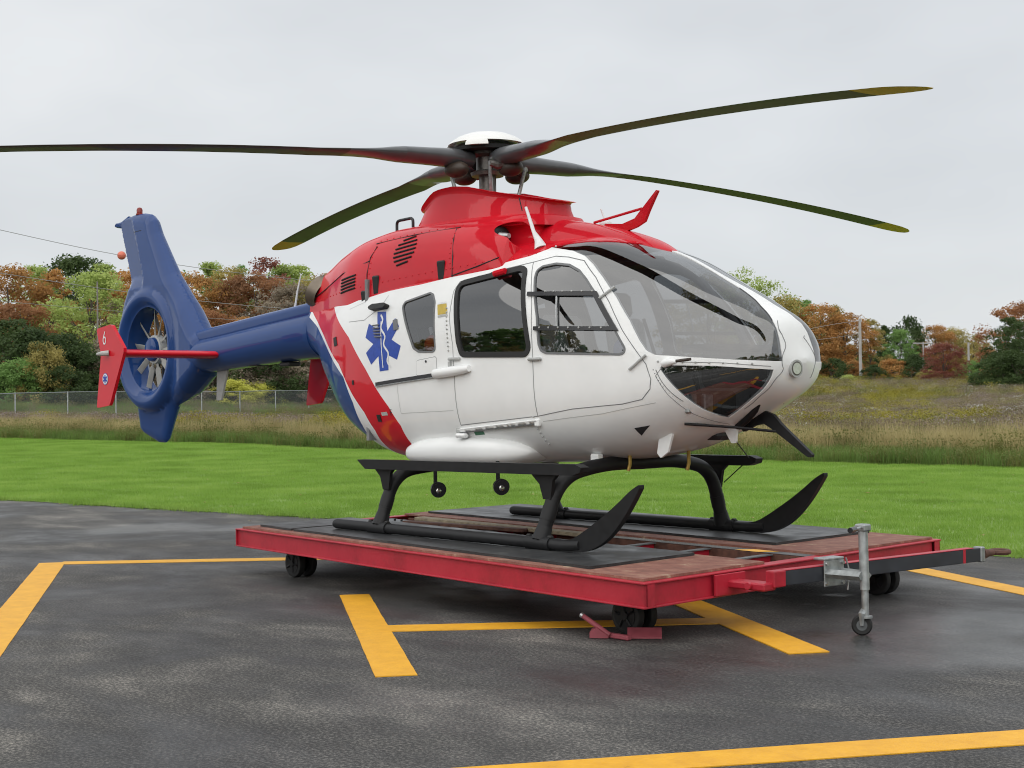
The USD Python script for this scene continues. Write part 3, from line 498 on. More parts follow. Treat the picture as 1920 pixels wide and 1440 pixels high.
for k, a in enumerate(np.radians([0, 35, 62, 108, 142, 180, 217, 251, 290, 326]) + .55):
    d = np.array([math.cos(a), 0, math.sin(a)]); e = np.array([-math.sin(a), 0, math.cos(a)]); cc_ = np.array([FC[0], -.02, FC[1]]); rings = []
    for r, c, t in ((.14, .035, .02), (.21, .04, .02), (.24, .075, .013), (.35, .075, .011), (.485, .075, .008)):
        pt = math.radians(28 if r > .22 else 10); u = e * math.cos(pt) + np.array([0, 1, 0]) * math.sin(pt); w = np.cross(u, d); th = np.linspace(0, 2 * np.pi, 14, endpoint=False); rings.append(cc_ + d * r + np.cos(th)[:, None] * u * c / 2 + np.sin(th)[:, None] * w * t / 2)
    part(H, 'tail_rotor_blade', loft(rings), 'blade_grey', smooth=50)
for k in range(10):
    a = 2 * math.pi * k / 10 + .2; d = np.array([math.cos(a), 0, math.sin(a)]); c_ = np.array([FC[0], .10, FC[1]]); part(H, 'stator_vane', tube([c_ + d * .10 + [0, 0, 0], c_ + d * .51], [.022, .022], 6), 'dark_plastic')
part(H, 'stator_hub', revolve([(.01, .06), (.13, .06), (.12, .16), (.01, .19)], (FC[0], 0, FC[1]), 'y', 24), 'dark_plastic')
part(H, 'fin_cap', tube([(-6.99, 0, 3.355), (-6.84, 0, 3.358), (-6.66, 0, 3.405)], [.022, .028, .03], 10), 'blue_paint'); part(H, 'beacon_light', revolve([(.045, 0), (.045, .015), (.035, .02), (.037, .06), (.025, .085), (.005, .092)], (-6.40, 0, 3.42), n=20), 'lens_red')
part(H, 'panel_seam', tube([(-6.36, -.098, 3.20), (-6.18, -.10, 3.205), (-5.99, -.055, 3.18)], .004, 6), 'black_rubber')
# stabiliser and end plates
def wing(y0, y1, xle, c, t, z):
    th = np.linspace(0, 2 * np.pi, 30, endpoint=False); u = (1 - np.cos(th)) / 2; yt = np.sign(np.sin(th)) * 5 * t * (0.2969 * np.sqrt(u) - .126 * u - .3516 * u ** 2 + .2843 * u ** 3 - .1015 * u ** 4)
    return loft([np.stack([xle - u * c, np.full(30, y), z + yt], 1) for y in (y0, y1)])
part(H, 'stabiliser', wing(-1.31, 1.31, -4.22, .52, .085, 1.652), 'red_paint', smooth=50)
EP = Polygon([(-4.793, 1.905), (-4.775, 1.925), (-4.50, 1.952), (-4.455, 1.945), (-4.195, 1.70), (-4.195, 1.66), (-4.50, 1.145), (-4.53, 1.115), (-4.79, 1.092), (-4.805, 1.105), (-4.70, 1.65)]).buffer(.004)
for s in (-1, 1):
    ep = part(H, 'end_plate', extr(EP, s * 1.305, s * 1.34), 'red_paint', smooth=30)
    part(ep, 'navigation_light', tube([(-4.52, s * 1.34, 1.66), (-4.56, s * 1.40, 1.655), (-4.63, s * 1.42, 1.65)], [.03, .026, .014], 10), 'light_grey')
t6 = meshkit.text_mesh('6', .135, .002); t6 = trimesh.Trimesh(np.stack([-4.665 + t6.vertices[:, 0] * .8, -1.342 - t6.vertices[:, 2], 1.755 + t6.vertices[:, 1]], 1), t6.faces[:, ::-1]); part(H, 'number_mark', t6, 'decal_white', smooth=False)
ec = (-4.605, 1.39); part(H, 'end_plate_emblem', extr(Point(*ec).buffer(.062), -1.3425, -1.3405), 'star_blue'); part(H, 'end_plate_emblem', extr(Point(*ec).buffer(.056), -1.3445, -1.3425), 'decal_white')
part(H, 'end_plate_emblem', extr(shapely.union_all([LineString([(ec[0] + .045 * math.cos(a), ec[1] + .045 * math.sin(a)), (ec[0] - .045 * math.cos(a), ec[1] - .045 * math.sin(a))]).buffer(.011, cap_style=2) for a in np.radians([90, 30, 150])]), -1.3465, -1.3445), 'star_blue')
# ---- landing gear
GY = math.radians(-1.2)
def gear(m):
    m = m.copy(); m.apply_transform(trimesh.transformations.rotation_matrix(GY, (0, 0, 1), (.8, 0, 0))); return m
TR = 1.02
for s in (-1, 1):
    yk = s * TR
    sk = part(H, 'skid', gear(tube([(-.93, yk, .043), (-.90, yk, .043), (2.0, yk, .043), (2.09, yk, .045), (2.18, yk, .055)], [.036, .043, .043, .043, .040], 20)), 'black_skid', smooth=50)
    xx_ = np.linspace(2.0, 2.775, 30); lo_ = PchipInterpolator([2.0, 2.15, 2.27, 2.40, 2.506, 2.64, 2.735, 2.775], [.008, .010, .030, .083, .157, .295, .42, .478])(xx_); hi_ = PchipInterpolator([2.0, 2.10, 2.22, 2.33, 2.432, 2.587, 2.70, 2.775], [.085, .105, .168, .238, .301, .400, .472, .500])(xx_)
    poly = Polygon([*zip(xx_, lo_), *zip(xx_[::-1], np.maximum(lo_ + (hi_ - lo_) * .84, lo_ + .006)[::-1])]).buffer(.012).buffer(-.006)
    part(sk, 'skid_toe', gear(extr(poly, yk - .024, yk + .024)), 'black_skid', smooth=30)
    for xl, nm in ((1.74, 'front'), (-.28, 'rear')):
        rk = .10 if xl > 1 else -.02
        P_ = arc([(xl + rk * .6, 0, .60 if xl > 1 else .555), (xl + rk * .6, s * .42, .605 if xl > 1 else .55), (xl + rk * .3, s * .84, .52 if xl > 1 else .50), (xl, s * 1.015, .05)], 14, .30); part(H, 'cross_tube', gear(tube(P_, .054, 18)), 'black_skid', smooth=50); leg_ = lambda z_: np.array([np.interp(z_, P_[::-1, 2][:14], P_[::-1, i_][:14]) for i_ in (0, 1)] + [z_])
        part(sk, 'skid_clamp', gear(cyl((xl - .13, yk, .043), (xl + .13, yk, .043), .052, 18)), 'black_skid'); part(sk, 'skid_clamp', gear(tube([leg_(.06), leg_(.16)], [.070, .057], 18)), 'black_skid')
        part(sk, 'leg_sleeve', gear(tube([leg_(.205), leg_(.30)], [.0575, .0575], 18)), 'black_skid')
        for dx in (-.115, .115): part(sk, 'clamp_bolt', gear(box((xl + dx - .02, yk - .02, .08), (xl + dx + .02, yk + .02, .105), .008)), 'black_rubber')
        ga, gb = -1, 1
        part(H, 'step_bracket', gear(extr(Polygon([(xl - .20, .575), (xl + .16, .575), (xl + .075, .50), (xl + .05, .36), (xl - .03, .36), (xl - .07, .47)]), s * .925, s * .955)), 'black_skid')
    st_ = Polygon([(-.60, .605), (2.11, .622), (2.17, .602), (2.16, .572), (2.08, .549), (-.49, .535)]).buffer(.004)
    b = gear(extr(st_, s * .925, s * 1.01)); part(H, 'boarding_step', b, 'black_skid')
for cx, cy, cz in ((.12, -.70, .365), (.91, -.70, .415)):
    sl = part(H, 'searchlight', tube([(cx - .075, cy + .03, cz), (cx - .05, cy + .02, cz), (cx, cy, cz), (cx + .028, cy - .012, cz - .004)], [.020, .048, .064, .066], 24), 'black_gloss'); part(sl, 'lamp_glass', tube([(cx + .024, cy - .010, cz - .003), (cx + .031, cy - .013, cz - .004)], [.057, .053], 24), 'black_gloss'); part(sl, 'lamp_bulb', ellipsoid((cx + .03, cy - .012, cz - .012), (.012, .03, .026), 2), 'chrome'); part(sl, 'lamp_bracket', tube([(cx - .03, cy, cz + .05), (cx - .03, cy, cz + .2)], .016, 8), 'black_skid')
# fairing (long white pod) on the lower flank, and what hangs under the belly
rows = []
for x, zc, hz_, yo in ((-.36, .66, .08, .66), (-.25, .665, .10, .72), (-.1, .675, .12, .745), (.2, .685, .13, .76), (.55, .69, .132, .76), (.80, .69, .125, .745), (.97, .69, .11, .72), (1.08, .69, .085, .68), (1.15, .688, .05, .63), (1.168, .686, .012, .59)):
    th = np.linspace(0, 2 * np.pi, 40, endpoint=False); c, s = np.cos(th), np.sin(th); yi = .30; rows.append(np.stack([np.full(40, x), -((yo + yi) / 2 + (yo - yi) / 2 * np.sign(c) * np.abs(c) ** .8), zc + hz_ * np.sign(s) * np.abs(s) ** .8 + .04 * (c < 0) * 0], 1))
pod = loft(rows); part(H, 'side_pod', pod, 'white_paint', smooth=45); part(H, 'side_pod', mir(pod), 'white_paint', smooth=45)
part(H, 'pod_latch', box((.42, -.765, .795), (.54, -.70, .835), .015), 'white_paint')
part(H, 'belly_fin', extr(rounded([(2.335, .80), (2.47, .84), (2.42, .70), (2.35, .655), (2.315, .69)], .01), -.41, -.39), 'white_paint'); part(H, 'belly_fin', extr(rounded([(2.66, .88), (2.80, .92), (2.78, .76), (2.74, .76)], .01), -.08, -.06), 'white_paint')
for x, y in ((1.92, -.28), (2.22, .05)): part(H, 'drain_pipe', tube([(x, y, .70), (x, y, .60), (x - .01, y - .01, .545)], .014, 8), 'brass')
part(H, 'tow_fitting', box((1.71, -.50, .585), (1.79, -.43, .68), .01), 'white_paint'); part(H, 'ground_wire', tube([(2.78, -.07, .77), (2.10, .93, .60), (1.80, .97, .40)], .005, 6), 'black_rubber')
# wire cutters
part(H, 'upper_wire_cutter', extr(rounded([(1.60, 2.40), (1.77, 2.435), (1.86, 2.47), (1.905, 2.55), (2.0, 2.695), (1.985, 2.70), (1.80, 2.545), (1.755, 2.505), (1.62, 2.475), (1.40, 2.50)], .006), -.014, .014), 'red_paint', label='red blade-shaped wire cutter on the cabin roof')
part(H, 'upper_wire_cutter', tube([(1.30, 0, 2.52), (1.82, 0, 2.575)], .011, 8), 'red_paint'); part(H, 'roof_antenna', revolve([(.06, 0), (.045, .03), (.01, .045)], (1.33, .1, 2.50), n=18), 'decal_white'); part(H, 'roof_antenna', tube([(1.33, .1, 2.53), (1.28, .1, 2.64)], .008, 6), 'decal_white')
ra = skin(np.array([(1.12, 2.315)]), 0)[0]; part(H, 'roof_antenna', tube([ra + [.03, 0, -.02], ra + [0, .0, .05], ra + [-.05, .0, .12], ra + [-.16, .02, .33]], [.055, .03, .016, .012], 10), 'decal_white', label='white whip antenna leaning beside the air intake')
part(H, 'lower_wire_cutter', extr(rounded([(2.72, .93), (2.80, .84), (2.90, .885), (2.985, .90), (3.05, .865), (3.36, .668), (3.395, .665), (3.40, .685), (3.13, .905), (3.07, .965), (3.0, .99), (2.93, .965), (2.86, .955), (2.84, .94)], .006), -.016, .016), 'black_skid', label='black claw-shaped wire cutter under the nose')
part(H, 'lower_wire_cutter', tube([(2.80, -.07, .885), (2.90, -.10, .935), (3.00, -.13, 1.00), (3.055, -.145, 1.05)], [.03, .032, .026, .012], 8), 'black_skid')
part(H, 'cutter_strut', tube([(2.60, -.43, .905), (2.85, -.22, .88), (3.09, -.012, .845)], .010, 8), 'black_skid')
# ---- cabin and cockpit, as far as the panes show them
part(H, 'cabin_floor', to_tri(to_man(box((-1.0, -.7, .72), (2.95, .7, .76))) ^ to_man(body(.03, 60, 60))), 'dark_plastic')
part(H, 'cabin_bulkhead', box((-.98, -.62, .76), (-.94, .62, 2.2)), 'lining')
def seat(x, y, lk='seat_fabric'):
    s = part(H, 'seat', rot(box((x - .08, y - .22, .98), (x + .46, y + .22, 1.10), .05), (0, 1, 0), -4, (x, y, 1)), lk); part(s, 'backrest', rot(box((x - .12, y - .22, 1.06), (x, y + .22, 1.78), .05), (0, 1, 0), -10, (x, y, 1.06)), lk)
    part(s, 'headrest', rot(box((x - .125, y - .13, 1.79), (x - .03, y + .13, 2.0), .04), (0, 1, 0), -10, (x, y, 1.06)), 'dark_plastic'); part(s, 'seat_base', box((x, y - .16, .76), (x + .36, y + .16, .98)), 'dark_plastic')
    for q in (-.1, .1): part(s, 'seat_belt', tube([(x - .05, y + q, 1.75), (x + .06, y + q * 1.1, 1.45), (x + .12, y + q * 1.3, 1.12)], .018, 4), 'black_rubber')
for y in (-.36, .36): seat(1.45, y); 
for y in (-.42, 0, .42): seat(-.55, y)
part(H, 'instrument_panel', box((2.62, -.30, 1.16), (2.78, .34, 1.44), .04), 'dark_plastic'); part(H, 'instrument_panel', box((2.5, -.36, 1.42), (2.84, .36, 1.475), .02), 'dark_plastic'); part(H, 'centre_console', box((1.9, -.11, .78), (2.66, .11, 1.14), .03), 'dark_plastic')
for y in (-.36, .36):
    part(H, 'control_stick', tube([(2.0, y, .80), (2.08, y, 1.1), (2.02, y, 1.28)], [.015, .015, .024], 8), 'dark_plastic')
    for q in (-.09, .09): part(H, 'pedal', box((2.66, y + q - .05, .98), (2.70, y + q + .05, 1.12), .01), 'steel')
part(H, 'cockpit_pillar', tube([(2.42, .60, 1.38), (2.25, .62, 1.65), (1.9, .58, 2.05)], .035, 8), 'lining'); part(H, 'equipment_rack', box((.05, .30, .9), (.5, .62, 1.9), .03), 'lining'); part(H, 'overhead_panel', box((1.35, -.16, 2.12), (1.95, .16, 2.20), .03), 'dark_plastic')
part(H, 'stretcher', box((.4, .0, 1.0), (2.3, .5, 1.08), .03), 'dark_plastic')
bg = thing('equipment_bag', 'orange-red bag lying behind the small rear side window', 'bag', (.06, -.60, 1.50 + HZ - .05), off=HZ)
part(bg, 'bag_body', ellipsoid((.09, -.645, 1.575), (.15, .10, .095), 3), 'bag_red'); part(bg, 'strap', tube([(.0, -.66, 1.63), (.08, -.69, 1.66), (.17, -.69, 1.57)], .018, 6), 'black_rubber'); part(bg, 'paper_roll', tube([(.0, -.63, 1.63), (-.05, -.62, 1.72)], .018, 8), 'decal_white')
part(H, 'cabin_shelf', box((-.25, -.70, 1.44), (.3, -.45, 1.475)), 'lining')
hm = thing('pilot_helmet', 'shiny blue helmet lying low behind the cockpit door window', 'helmet', (2.12, -.50, 1.36 + HZ), off=HZ)
part(hm, 'helmet_shell', ellipsoid((2.12, -.50, 1.455), (.115, .10, .10), 3), 'helmet_blue'); part(hm, 'visor', ellipsoid((2.17, -.50, 1.445), (.085, .088, .07), 3), 'black_gloss')
part(H, 'glare_shelf', box((2.02, -.60, 1.325), (2.5, -.40, 1.36), .01), 'dark_plastic')
# ================================================================ TROLLEY under the helicopter (same modelling frame)
mat('trolley_red', {'tc': ('texture_coordinate', {}), 'n': ('noise_texture', {'scale': 3.0, 'detail': 6.0, 'roughness': 0.7}), 'r': ('rgb_ramp', {'ramp': [(.30, (.30, .012, .024)), (.50, (.42, .015, .034)), (.75, (.46, .026, .045))]}),
    'n2': ('noise_texture', {'scale': 40.0, 'detail': 4.0}), 'b': ('bump', {'strength': 0.12, 'distance': 0.01}), 'p': ('principled_bsdf', {'roughness': 0.42})},
    [('tc.object', 'n.vector'), ('n.fac', 'r.fac'), ('r.color', 'p.base_color'), ('tc.object', 'n2.vector'), ('n2.fac', 'b.height'), ('b.normal', 'p.normal')])
mat('worn_plywood', {'tc': ('texture_coordinate', {}), 'm': ('mapping', {'scale': (1.0, 1.8, 1.0)}), 'n': ('noise_texture', {'scale': 5.0, 'detail': 7.0, 'roughness': 0.75}), 'r': ('rgb_ramp', {'ramp': [(.34, (.15, .062, .045)), (.50, (.24, .10, .072)), (.60, (.29, .15, .105)), (.68, (.44, .34, .23))]}),
    'n2': ('noise_texture', {'scale': 60.0, 'detail': 3.0}), 'b': ('bump', {'strength': 0.25, 'distance': 0.008}), 'p': ('principled_bsdf', {'roughness': 0.75})},
    [('tc.object', 'm.vector'), ('m.vector', 'n.vector'), ('n.fac', 'r.fac'), ('r.color', 'p.base_color'), ('tc.object', 'n2.vector'), ('n2.fac', 'b.height'), ('b.normal', 'p.normal')])
mat('mat_rubber', {'tc': ('texture_coordinate', {}), 'n': ('noise_texture', {'scale': 2.6, 'detail': 6.0, 'roughness': 0.65}), 'r': ('rgb_ramp', {'ramp': [(.35, (.016, .017, .018)), (.55, (.028, .029, .030)), (.72, (.075, .075, .07))]}),
    'rr': ('map_range', {'from_min': .35, 'from_max': .65, 'to_min': .28, 'to_max': .6, 'clamp': True}), 'n2': ('noise_texture', {'scale': 70.0}), 'b': ('bump', {'strength': 0.15, 'distance': 0.006}), 'p': ('principled_bsdf', {})},
    [('tc.object', 'n.vector'), ('n.fac', 'r.fac'), ('r.color', 'p.base_color'), ('n.fac', 'rr.value'), ('rr.result', 'p.roughness'), ('tc.object', 'n2.vector'), ('n2.fac', 'b.height'), ('b.normal', 'p.normal')])
plain('weathered_wood', (.30, .25, .17), .85, var=.35, scale=14, bump=.4); plain('brown_wood', (.11, .05, .035), .8, var=.4, scale=14, bump=.4)
plain('rust', (.10, .05, .035), .8, var=.4, scale=25, bump=.3); plain('frame_grey', (.13, .14, .145), .5, var=.3, scale=8); plain('tongue_dark', (.026, .029, .036), .5, var=.3, scale=6)
plain('chock_red', (.29, .062, .08), .6, var=.2, scale=9, bump=.2)
RRc, FRc, FLc = np.array([-2.07, -1.319]), np.array([3.438, -1.782]), np.array([3.282, 1.817])
LA, LB = np.linalg.norm(FRc - RRc), np.linalg.norm(FLc - FRc); ux, uy = (FRc - RRc) / LA, (FLc - FRc) / LB
def ab(m):
    """maps a mesh given in trolley coordinates (a along the side, b across, z) into the helicopter's frame."""
    v, f = arr(m); p = RRc + v[:, :1] * ux + v[:, 1:2] * uy; return trimesh.Trimesh(np.column_stack([p, v[:, 2]]), f, process=False)
def pab(a, b, z): return np.array([*(RRc + a * ux + b * uy), z])
cc0 = pab(LA / 2, LB / 2, 0)
C = thing('flatbed_trolley', 'low red steel landing trolley on castors carrying the helicopter', 'trolley', (cc0[0], cc0[1], 0), off=HZ)
ZT, ZB = -.040, -.200
def ibeam(l, w, hh, wi):
    return [box((0, 0, ZT - .012), (l, w, ZT), .003), box((0, 0, ZB), (l, w, ZB + .012), .003), box((.002, wi, ZB + .012), (l - .002, wi + .010, ZT - .012))]
sb = cat_(ibeam(LA, .11, .16, .022) + [box((0.002, .004, ZB + .012), (.012, .1, ZT - .012)), box((LA - .010, .022, ZB + .012), (LA - .002, .1, ZT - .012))])
part(C, 'side_beam', ab(sb), 'trolley_red'); s2 = sb.copy(); s2.vertices[:, 1] = LB - s2.vertices[:, 1]; s2.invert(); part(C, 'side_beam', ab(s2), 'trolley_red')
def endb(a0, sgn):
    ms = []
    for m in ibeam(LB - .224, .11, .16, .022):
        v = m.vertices.copy(); m.vertices = np.column_stack([a0 + sgn * v[:, 1], v[:, 0] + .112, v[:, 2] - .0005]); ms.append(fixo(m))
    return cat_(ms)
part(C, 'end_beam', ab(endb(LA, -1)), 'trolley_red'); part(C, 'end_beam', ab(endb(0, 1)), 'trolley_red')
part(C, 'corner_plate', ab(box((LA - .024, .022, ZB + .012), (LA - .0115, .116, ZT - .012))), 'trolley_red')
for b0 in (1.26, 1.98): part(C, 'inner_beam', ab(box((.13, b0, ZB + .01), (LA - .13, b0 + .05, ZT - .022), .004)), 'trolley_red' if b0 < 1.5 else 'brown_wood')
for a0 in (.62, 1.25, 1.88, 2.5, 3.13, 3.75, 4.37, 5.0):
    part(C, 'cross_member', ab(box((a0 - .004, 1.312, ZB + .02), (a0 + .004, 1.978, ZT - .03))), 'trolley_red'); part(C, 'cross_member', ab(box((a0 - .03, 1.312, ZT - .03), (a0 + .03, 1.978, ZT - .022))), 'frame_grey')
def wavy_plate(a0, a1, b0, b1, z0, z1, amp, seed):
    n = 60; aa = np.linspace(a0, a1, n); q = lambda s, v: amp * (meshkit.fbm(np.stack([v * 3, np.full_like(v, s), np.full_like(v, seed)], 1), 3) - .5)
    bb = np.linspace(b0, b1, 24); ring_ = [(a, b0 + q(1, np.array([a]))[0]) for a in aa] + [(a1 + q(2, np.array([b]))[0], b) for b in bb[1:-1]] + [(a, b1 + q(3, np.array([a]))[0]) for a in aa[::-1]] + [(a0 + q(4, np.array([b]))[0], b) for b in bb[::-1][1:-1]]
    return ab(extr_z(Polygon(ring_).buffer(0), z0, z1))
for k, (a0, a1) in enumerate(((.055, 1.55), (1.556, 3.40), (3.406, LA - .055))): part(C, 'deck_panel', wavy_plate(a0, a1, .05, 1.31, ZT + .001, ZT + .018, .012, k), 'worn_plywood')
for k, (a0, a1) in enumerate(((.055, 1.8), (1.806, 3.60), (3.606, LA - .055))): part(C, 'deck_panel', wavy_plate(a0, a1, 1.985, LB - .05, ZT + .001, ZT + .018, .012, k + 5), 'worn_plywood')
for k, (a0, a1, b0, b1, lb) in enumerate(((.20, .80, .16, 1.2, 'short black rubber mat at the rear of the near deck'), (.86, 4.87, .15, 1.235, 'long black rubber mat under the near skid of the helicopter'), (.22, 4.90, 2.19, 3.5, 'wide black rubber mat under the far skid of the helicopter'))):
    p = pab((a0 + a1) / 2, (b0 + b1) / 2, ZT + .0185)
    m = wavy_plate(a0, a1, b0, b1, ZT + .0185, ZT + .038, .03, 20 + k); x_ = part(None, 'rubber_mat', trimesh.Trimesh(m.vertices + [0, 0, HZ], m.faces, process=False), 'mat_rubber', label=lb, cat='mat')
part(C, 'plank', ab(box((.45, 1.83, ZT - .02), (3.0, 1.965, ZT + .012), .006)), 'weathered_wood', label='pale weathered plank along the open middle')
part(C, 'plank', ab(rot(box((.7, 1.50, ZT - .02), (2.3, 1.60, ZT + .012), .006), (0, 0, 1), 9, (.7, 1.5, 0))), 'brown_wood', label='split brown plank lying across the middle opening')
part(C, 'cover_plate', ab(box((.14, 1.33, ZT - .021), (.95, 1.76, ZT - .012))), 'frame_grey')
for k in range(4): part(C, 'bolt', ab(cyl((.4 + .12 * k, 1.62, ZT - .012), (.4 + .12 * k, 1.62, ZT + .006), .012, 8)), 'black_rubber')
def caster(x, y, r=.125):
    part(C, 'caster_fork', cat_([box((x - .06, y - .012, ZB - .18), (x + .06, y + .012, ZB - .004), .005), cyl((x, y, ZB - .03), (x, y, ZB), .06, 16), box((x - .10, y - .10, ZB - .012), (x + .10, y + .10, ZB - .0005))]), 'black_skid')
    for s in (-1, 1):
        yy = y + s * .062; pr = [(.03, -.03), (r - .03, -.032), (r - .006, -.028), (r, -.018), (r, .018), (r - .006, .028), (r - .03, .032), (.03, .03)]
        w = part(C, 'wheel', revolve(pr, (x, yy, -HZ + r), 'y', 36), 'black_rubber', smooth=40)
        part(w, 'wheel_rim', revolve([(.075, -.034), (.09, -.036), (.09, .036), (.075, .034)], (x, yy, -HZ + r), 'y', 28), 'black_skid'); part(w, 'wheel_hub', revolve([(.005, -.045), (.03, -.045), (.032, .045), (.005, .045)], (x, yy, -HZ + r), 'y', 16), 'black_skid')
        for q in range(5):
            a = q * 2 * math.pi / 5 + x; d = np.array([math.cos(a), 0, math.sin(a)]); part(w, 'spoke', tube([np.array([x, yy - .036, -HZ + r]) + d * .025, np.array([x, yy - .036, -HZ + r]) + d * .082], .009, 6), 'black_skid')
for x, y in ((2.93, -1.33), (-1.40, -1.05), (3.02, 1.36), (-1.62, 1.98)): caster(x, y)
# folded drawbar with jockey wheel
T0, T1 = np.array([3.70, -.86, -.075]), np.array([3.945, 1.22, -.065]); td = (T1 - T0) / np.linalg.norm(T1 - T0); tn = np.array([td[1], -td[0], 0])
def along(s0, s1, hw, z0, z1, bev=.004):
    L = np.linalg.norm(T1 - T0); m = box((s0, -hw, z0), (s1, hw, z1), bev); v = m.vertices; return trimesh.Trimesh(T0 + v[:, :1] * td * [1, 1, 1] + v[:, 1:2] * tn + np.column_stack([np.zeros((len(v), 2)), v[:, 2]]), m.faces)
L_ = np.linalg.norm(T1 - T0)
part(C, 'drawbar', along(.07, L_ - .02, .032, -.048, .048), 'tongue_dark'); part(C, 'drawbar', along(.07, L_ - .10, .033, .0485, .054), 'trolley_red', label='red painted top edge of the drawbar'); part(C, 'drawbar', along(L_ - .22, L_ - .19, .0335, -.0485, .0485, .001), 'trolley_red')
part(C, 'pivot_bracket', along(-.03, .08, .039, -.052, .052, .006), 'trolley_red'); part(C, 'pivot_bracket', box((3.405, -.98, ZB + .055), (3.72, -.85, ZT - .055), .01), 'trolley_red'); part(C, 'pivot_bracket', box((3.41, -1.10, ZB + .013), (3.43, -.80, ZT - .013), .002), 'trolley_red')
part(C, 'pivot_pin', cyl((3.60, -.97, -.115), (3.61, -1.01, -.115), .022, 14), 'trolley_red')
part(C, 'hitch_plate', along(L_ - .02, L_ + .03, .038, -.055, .055, .008), 'galvanised'); part(C, 'hitch_eye', tube([T1 + td * .03, T1 + td * .10, T1 + td * .16], [.045, .028, .024], 12), 'rust')
th = np.linspace(0, 2 * np.pi, 20); ec_ = T1 + td * .24; part(C, 'hitch_eye', tube([ec_ + .065 * (math.cos(t) * td + math.sin(t) * tn) for t in th], .02, 8, cap=False), 'rust')
J = np.array([4.06, -.38]); JT = np.array([4.035, -.355])
jb = T0 + td * ((np.array([*J, 0]) - T0) @ td); jn = np.array([tn[0], tn[1], 0]); jc = jb + jn * .036
jw = part(C, 'jockey_wheel', tube([(JT[0], JT[1], .225), (J[0], J[1], -.16)], .030, 20), 'galvanised', label='galvanised jockey wheel stand with crank handle')
part(jw, 'inner_tube', tube([(J[0], J[1], -.155), (J[0] + .004, J[1] - .004, -.325)], .023, 18), 'galvanised'); part(jw, 'top_cap', box((JT[0] - .04, JT[1] - .04, .215), (JT[0] + .04, JT[1] + .04, .26), .008), 'galvanised')
hd = np.array([.30, -.95, 0]); hd /= np.linalg.norm(hd); h0 = np.array([JT[0], JT[1], .24]); part(jw, 'crank_handle', tube([h0, h0 + hd * .22], .009, 8), 'steel'); part(jw, 'crank_grip', tube([h0 + hd * .17, h0 + hd * .27], .018, 10), 'black_gloss')
def plate_at(s, hw, z0, z1, t0, t1):
    v = box((-hw, t0, z0), (hw, t1, z1), .004); p = v.vertices; o = jb; return fixo(trimesh.Trimesh(o + p[:, :1] * td + p[:, 1:2] * tn + np.column_stack([np.zeros((len(p), 2)), p[:, 2]]), v.faces))
part(jw, 'mount_plate', plate_at(0, .095, -.085, .085, .037, .048), 'galvanised'); part(jw, 'mount_plate', plate_at(0, .095, .085, .10, -.05, .05), 'galvanised')
dd = np.array([*(J - jb[:2]), 0]); sw = np.linalg.norm(dd)
for q in (-.065, .065): part(jw, 'mount_bracket', tube([jb + td * q + tn * .045 + [0, 0, .0], np.array([J[0], J[1], -.07]) + td * q * .5], [.03, .03], 4), 'galvanised')
for q in (-.075, .075):
    for z_ in (-.065, .065): part(jw, 'mount_bolt', cyl(jb + td * q + tn * .048 + [0, 0, z_], jb + td * q + tn * .062 + [0, 0, z_], .012, 8), 'steel')
part(jw, 'lock_clip', tube([jb + td * .11 + tn * .05 + [0, 0, .09], jb + td * .13 + tn * .06 + [0, 0, .0], jb + td * .11 + tn * .06 + [0, 0, -.12]], .006, 6), 'steel')
wc = np.array([J[0] - .02, J[1] - .01, -HZ + .066]); ax_ = np.array([.55, -.83, 0]) ; ax_ /= np.linalg.norm(ax_); ay_ = np.array([-ax_[1], ax_[0], 0])
def wheel_about(prof, n=32):
    m = revolve(prof, (0, 0, 0), 'y', n); v = m.vertices; return fixo(trimesh.Trimesh(wc + v[:, :1] * ay_ + v[:, 1:2] * ax_ + v[:, 2:3] * [0, 0, 1], m.faces, process=False))
part(jw, 'tyre', wheel_about([(.03, -.022), (.056, -.024), (.066, -.012), (.066, .012), (.056, .024), (.03, .022)]), 'black_rubber'); part(jw, 'wheel_hub', wheel_about([(.004, -.028), (.034, -.026), (.034, .026), (.004, .028)]), 'frame_grey')
for s in (-1, 1): part(jw, 'wheel_fork', fixo(cat_([tube([wc + ax_ * s * .034, wc + ax_ * s * .034 + [0, 0, .075], wc + [.015, .01, .10]], [.012, .022, .02], 6)])), 'galvanised')
part(jw, 'wheel_fork', revolve([(.005, 0), (.045, 0), (.045, .014), (.005, .02)], (J[0], J[1], -.338), n=18), 'galvanised')
# chock
CK = thing('wheel_chock', 'faded red steel wheel chock with handle at the nearest castor', 'wheel chock', (3.0, -1.50, 0), off=HZ); gz0 = -HZ + .004
def wedge(c, ang, l, w, hh):
    m = extr(Polygon([(-w / 2, 0), (w / 2, 0), (w / 2, .012), (-w * .1, hh), (-w / 2, hh * .55)]), -l / 2, l / 2); m = rot(m, (0, 0, 1), ang); m.apply_translation((c[0], c[1], gz0)); return m
part(CK, 'chock_plate', wedge((3.10, -1.42), -48, .22, .13, .06), 'chock_red'); part(CK, 'chock_plate', wedge((2.86, -1.585), 40, .17, .12, .065), 'chock_red'); part(CK, 'chock_bar', box((2.86, -1.60, gz0), (3.12, -1.56, gz0 + .03), .006), 'chock_red')
part(CK, 'chock_handle', tube([(2.965, -1.60, gz0 + .02), (2.78, -1.665, gz0 + .135)], .016, 10), 'chock_red'); part(CK, 'chock_handle', tube([(2.785, -1.663, gz0 + .132), (2.772, -1.668, gz0 + .141)], .019, 10), 'steel')
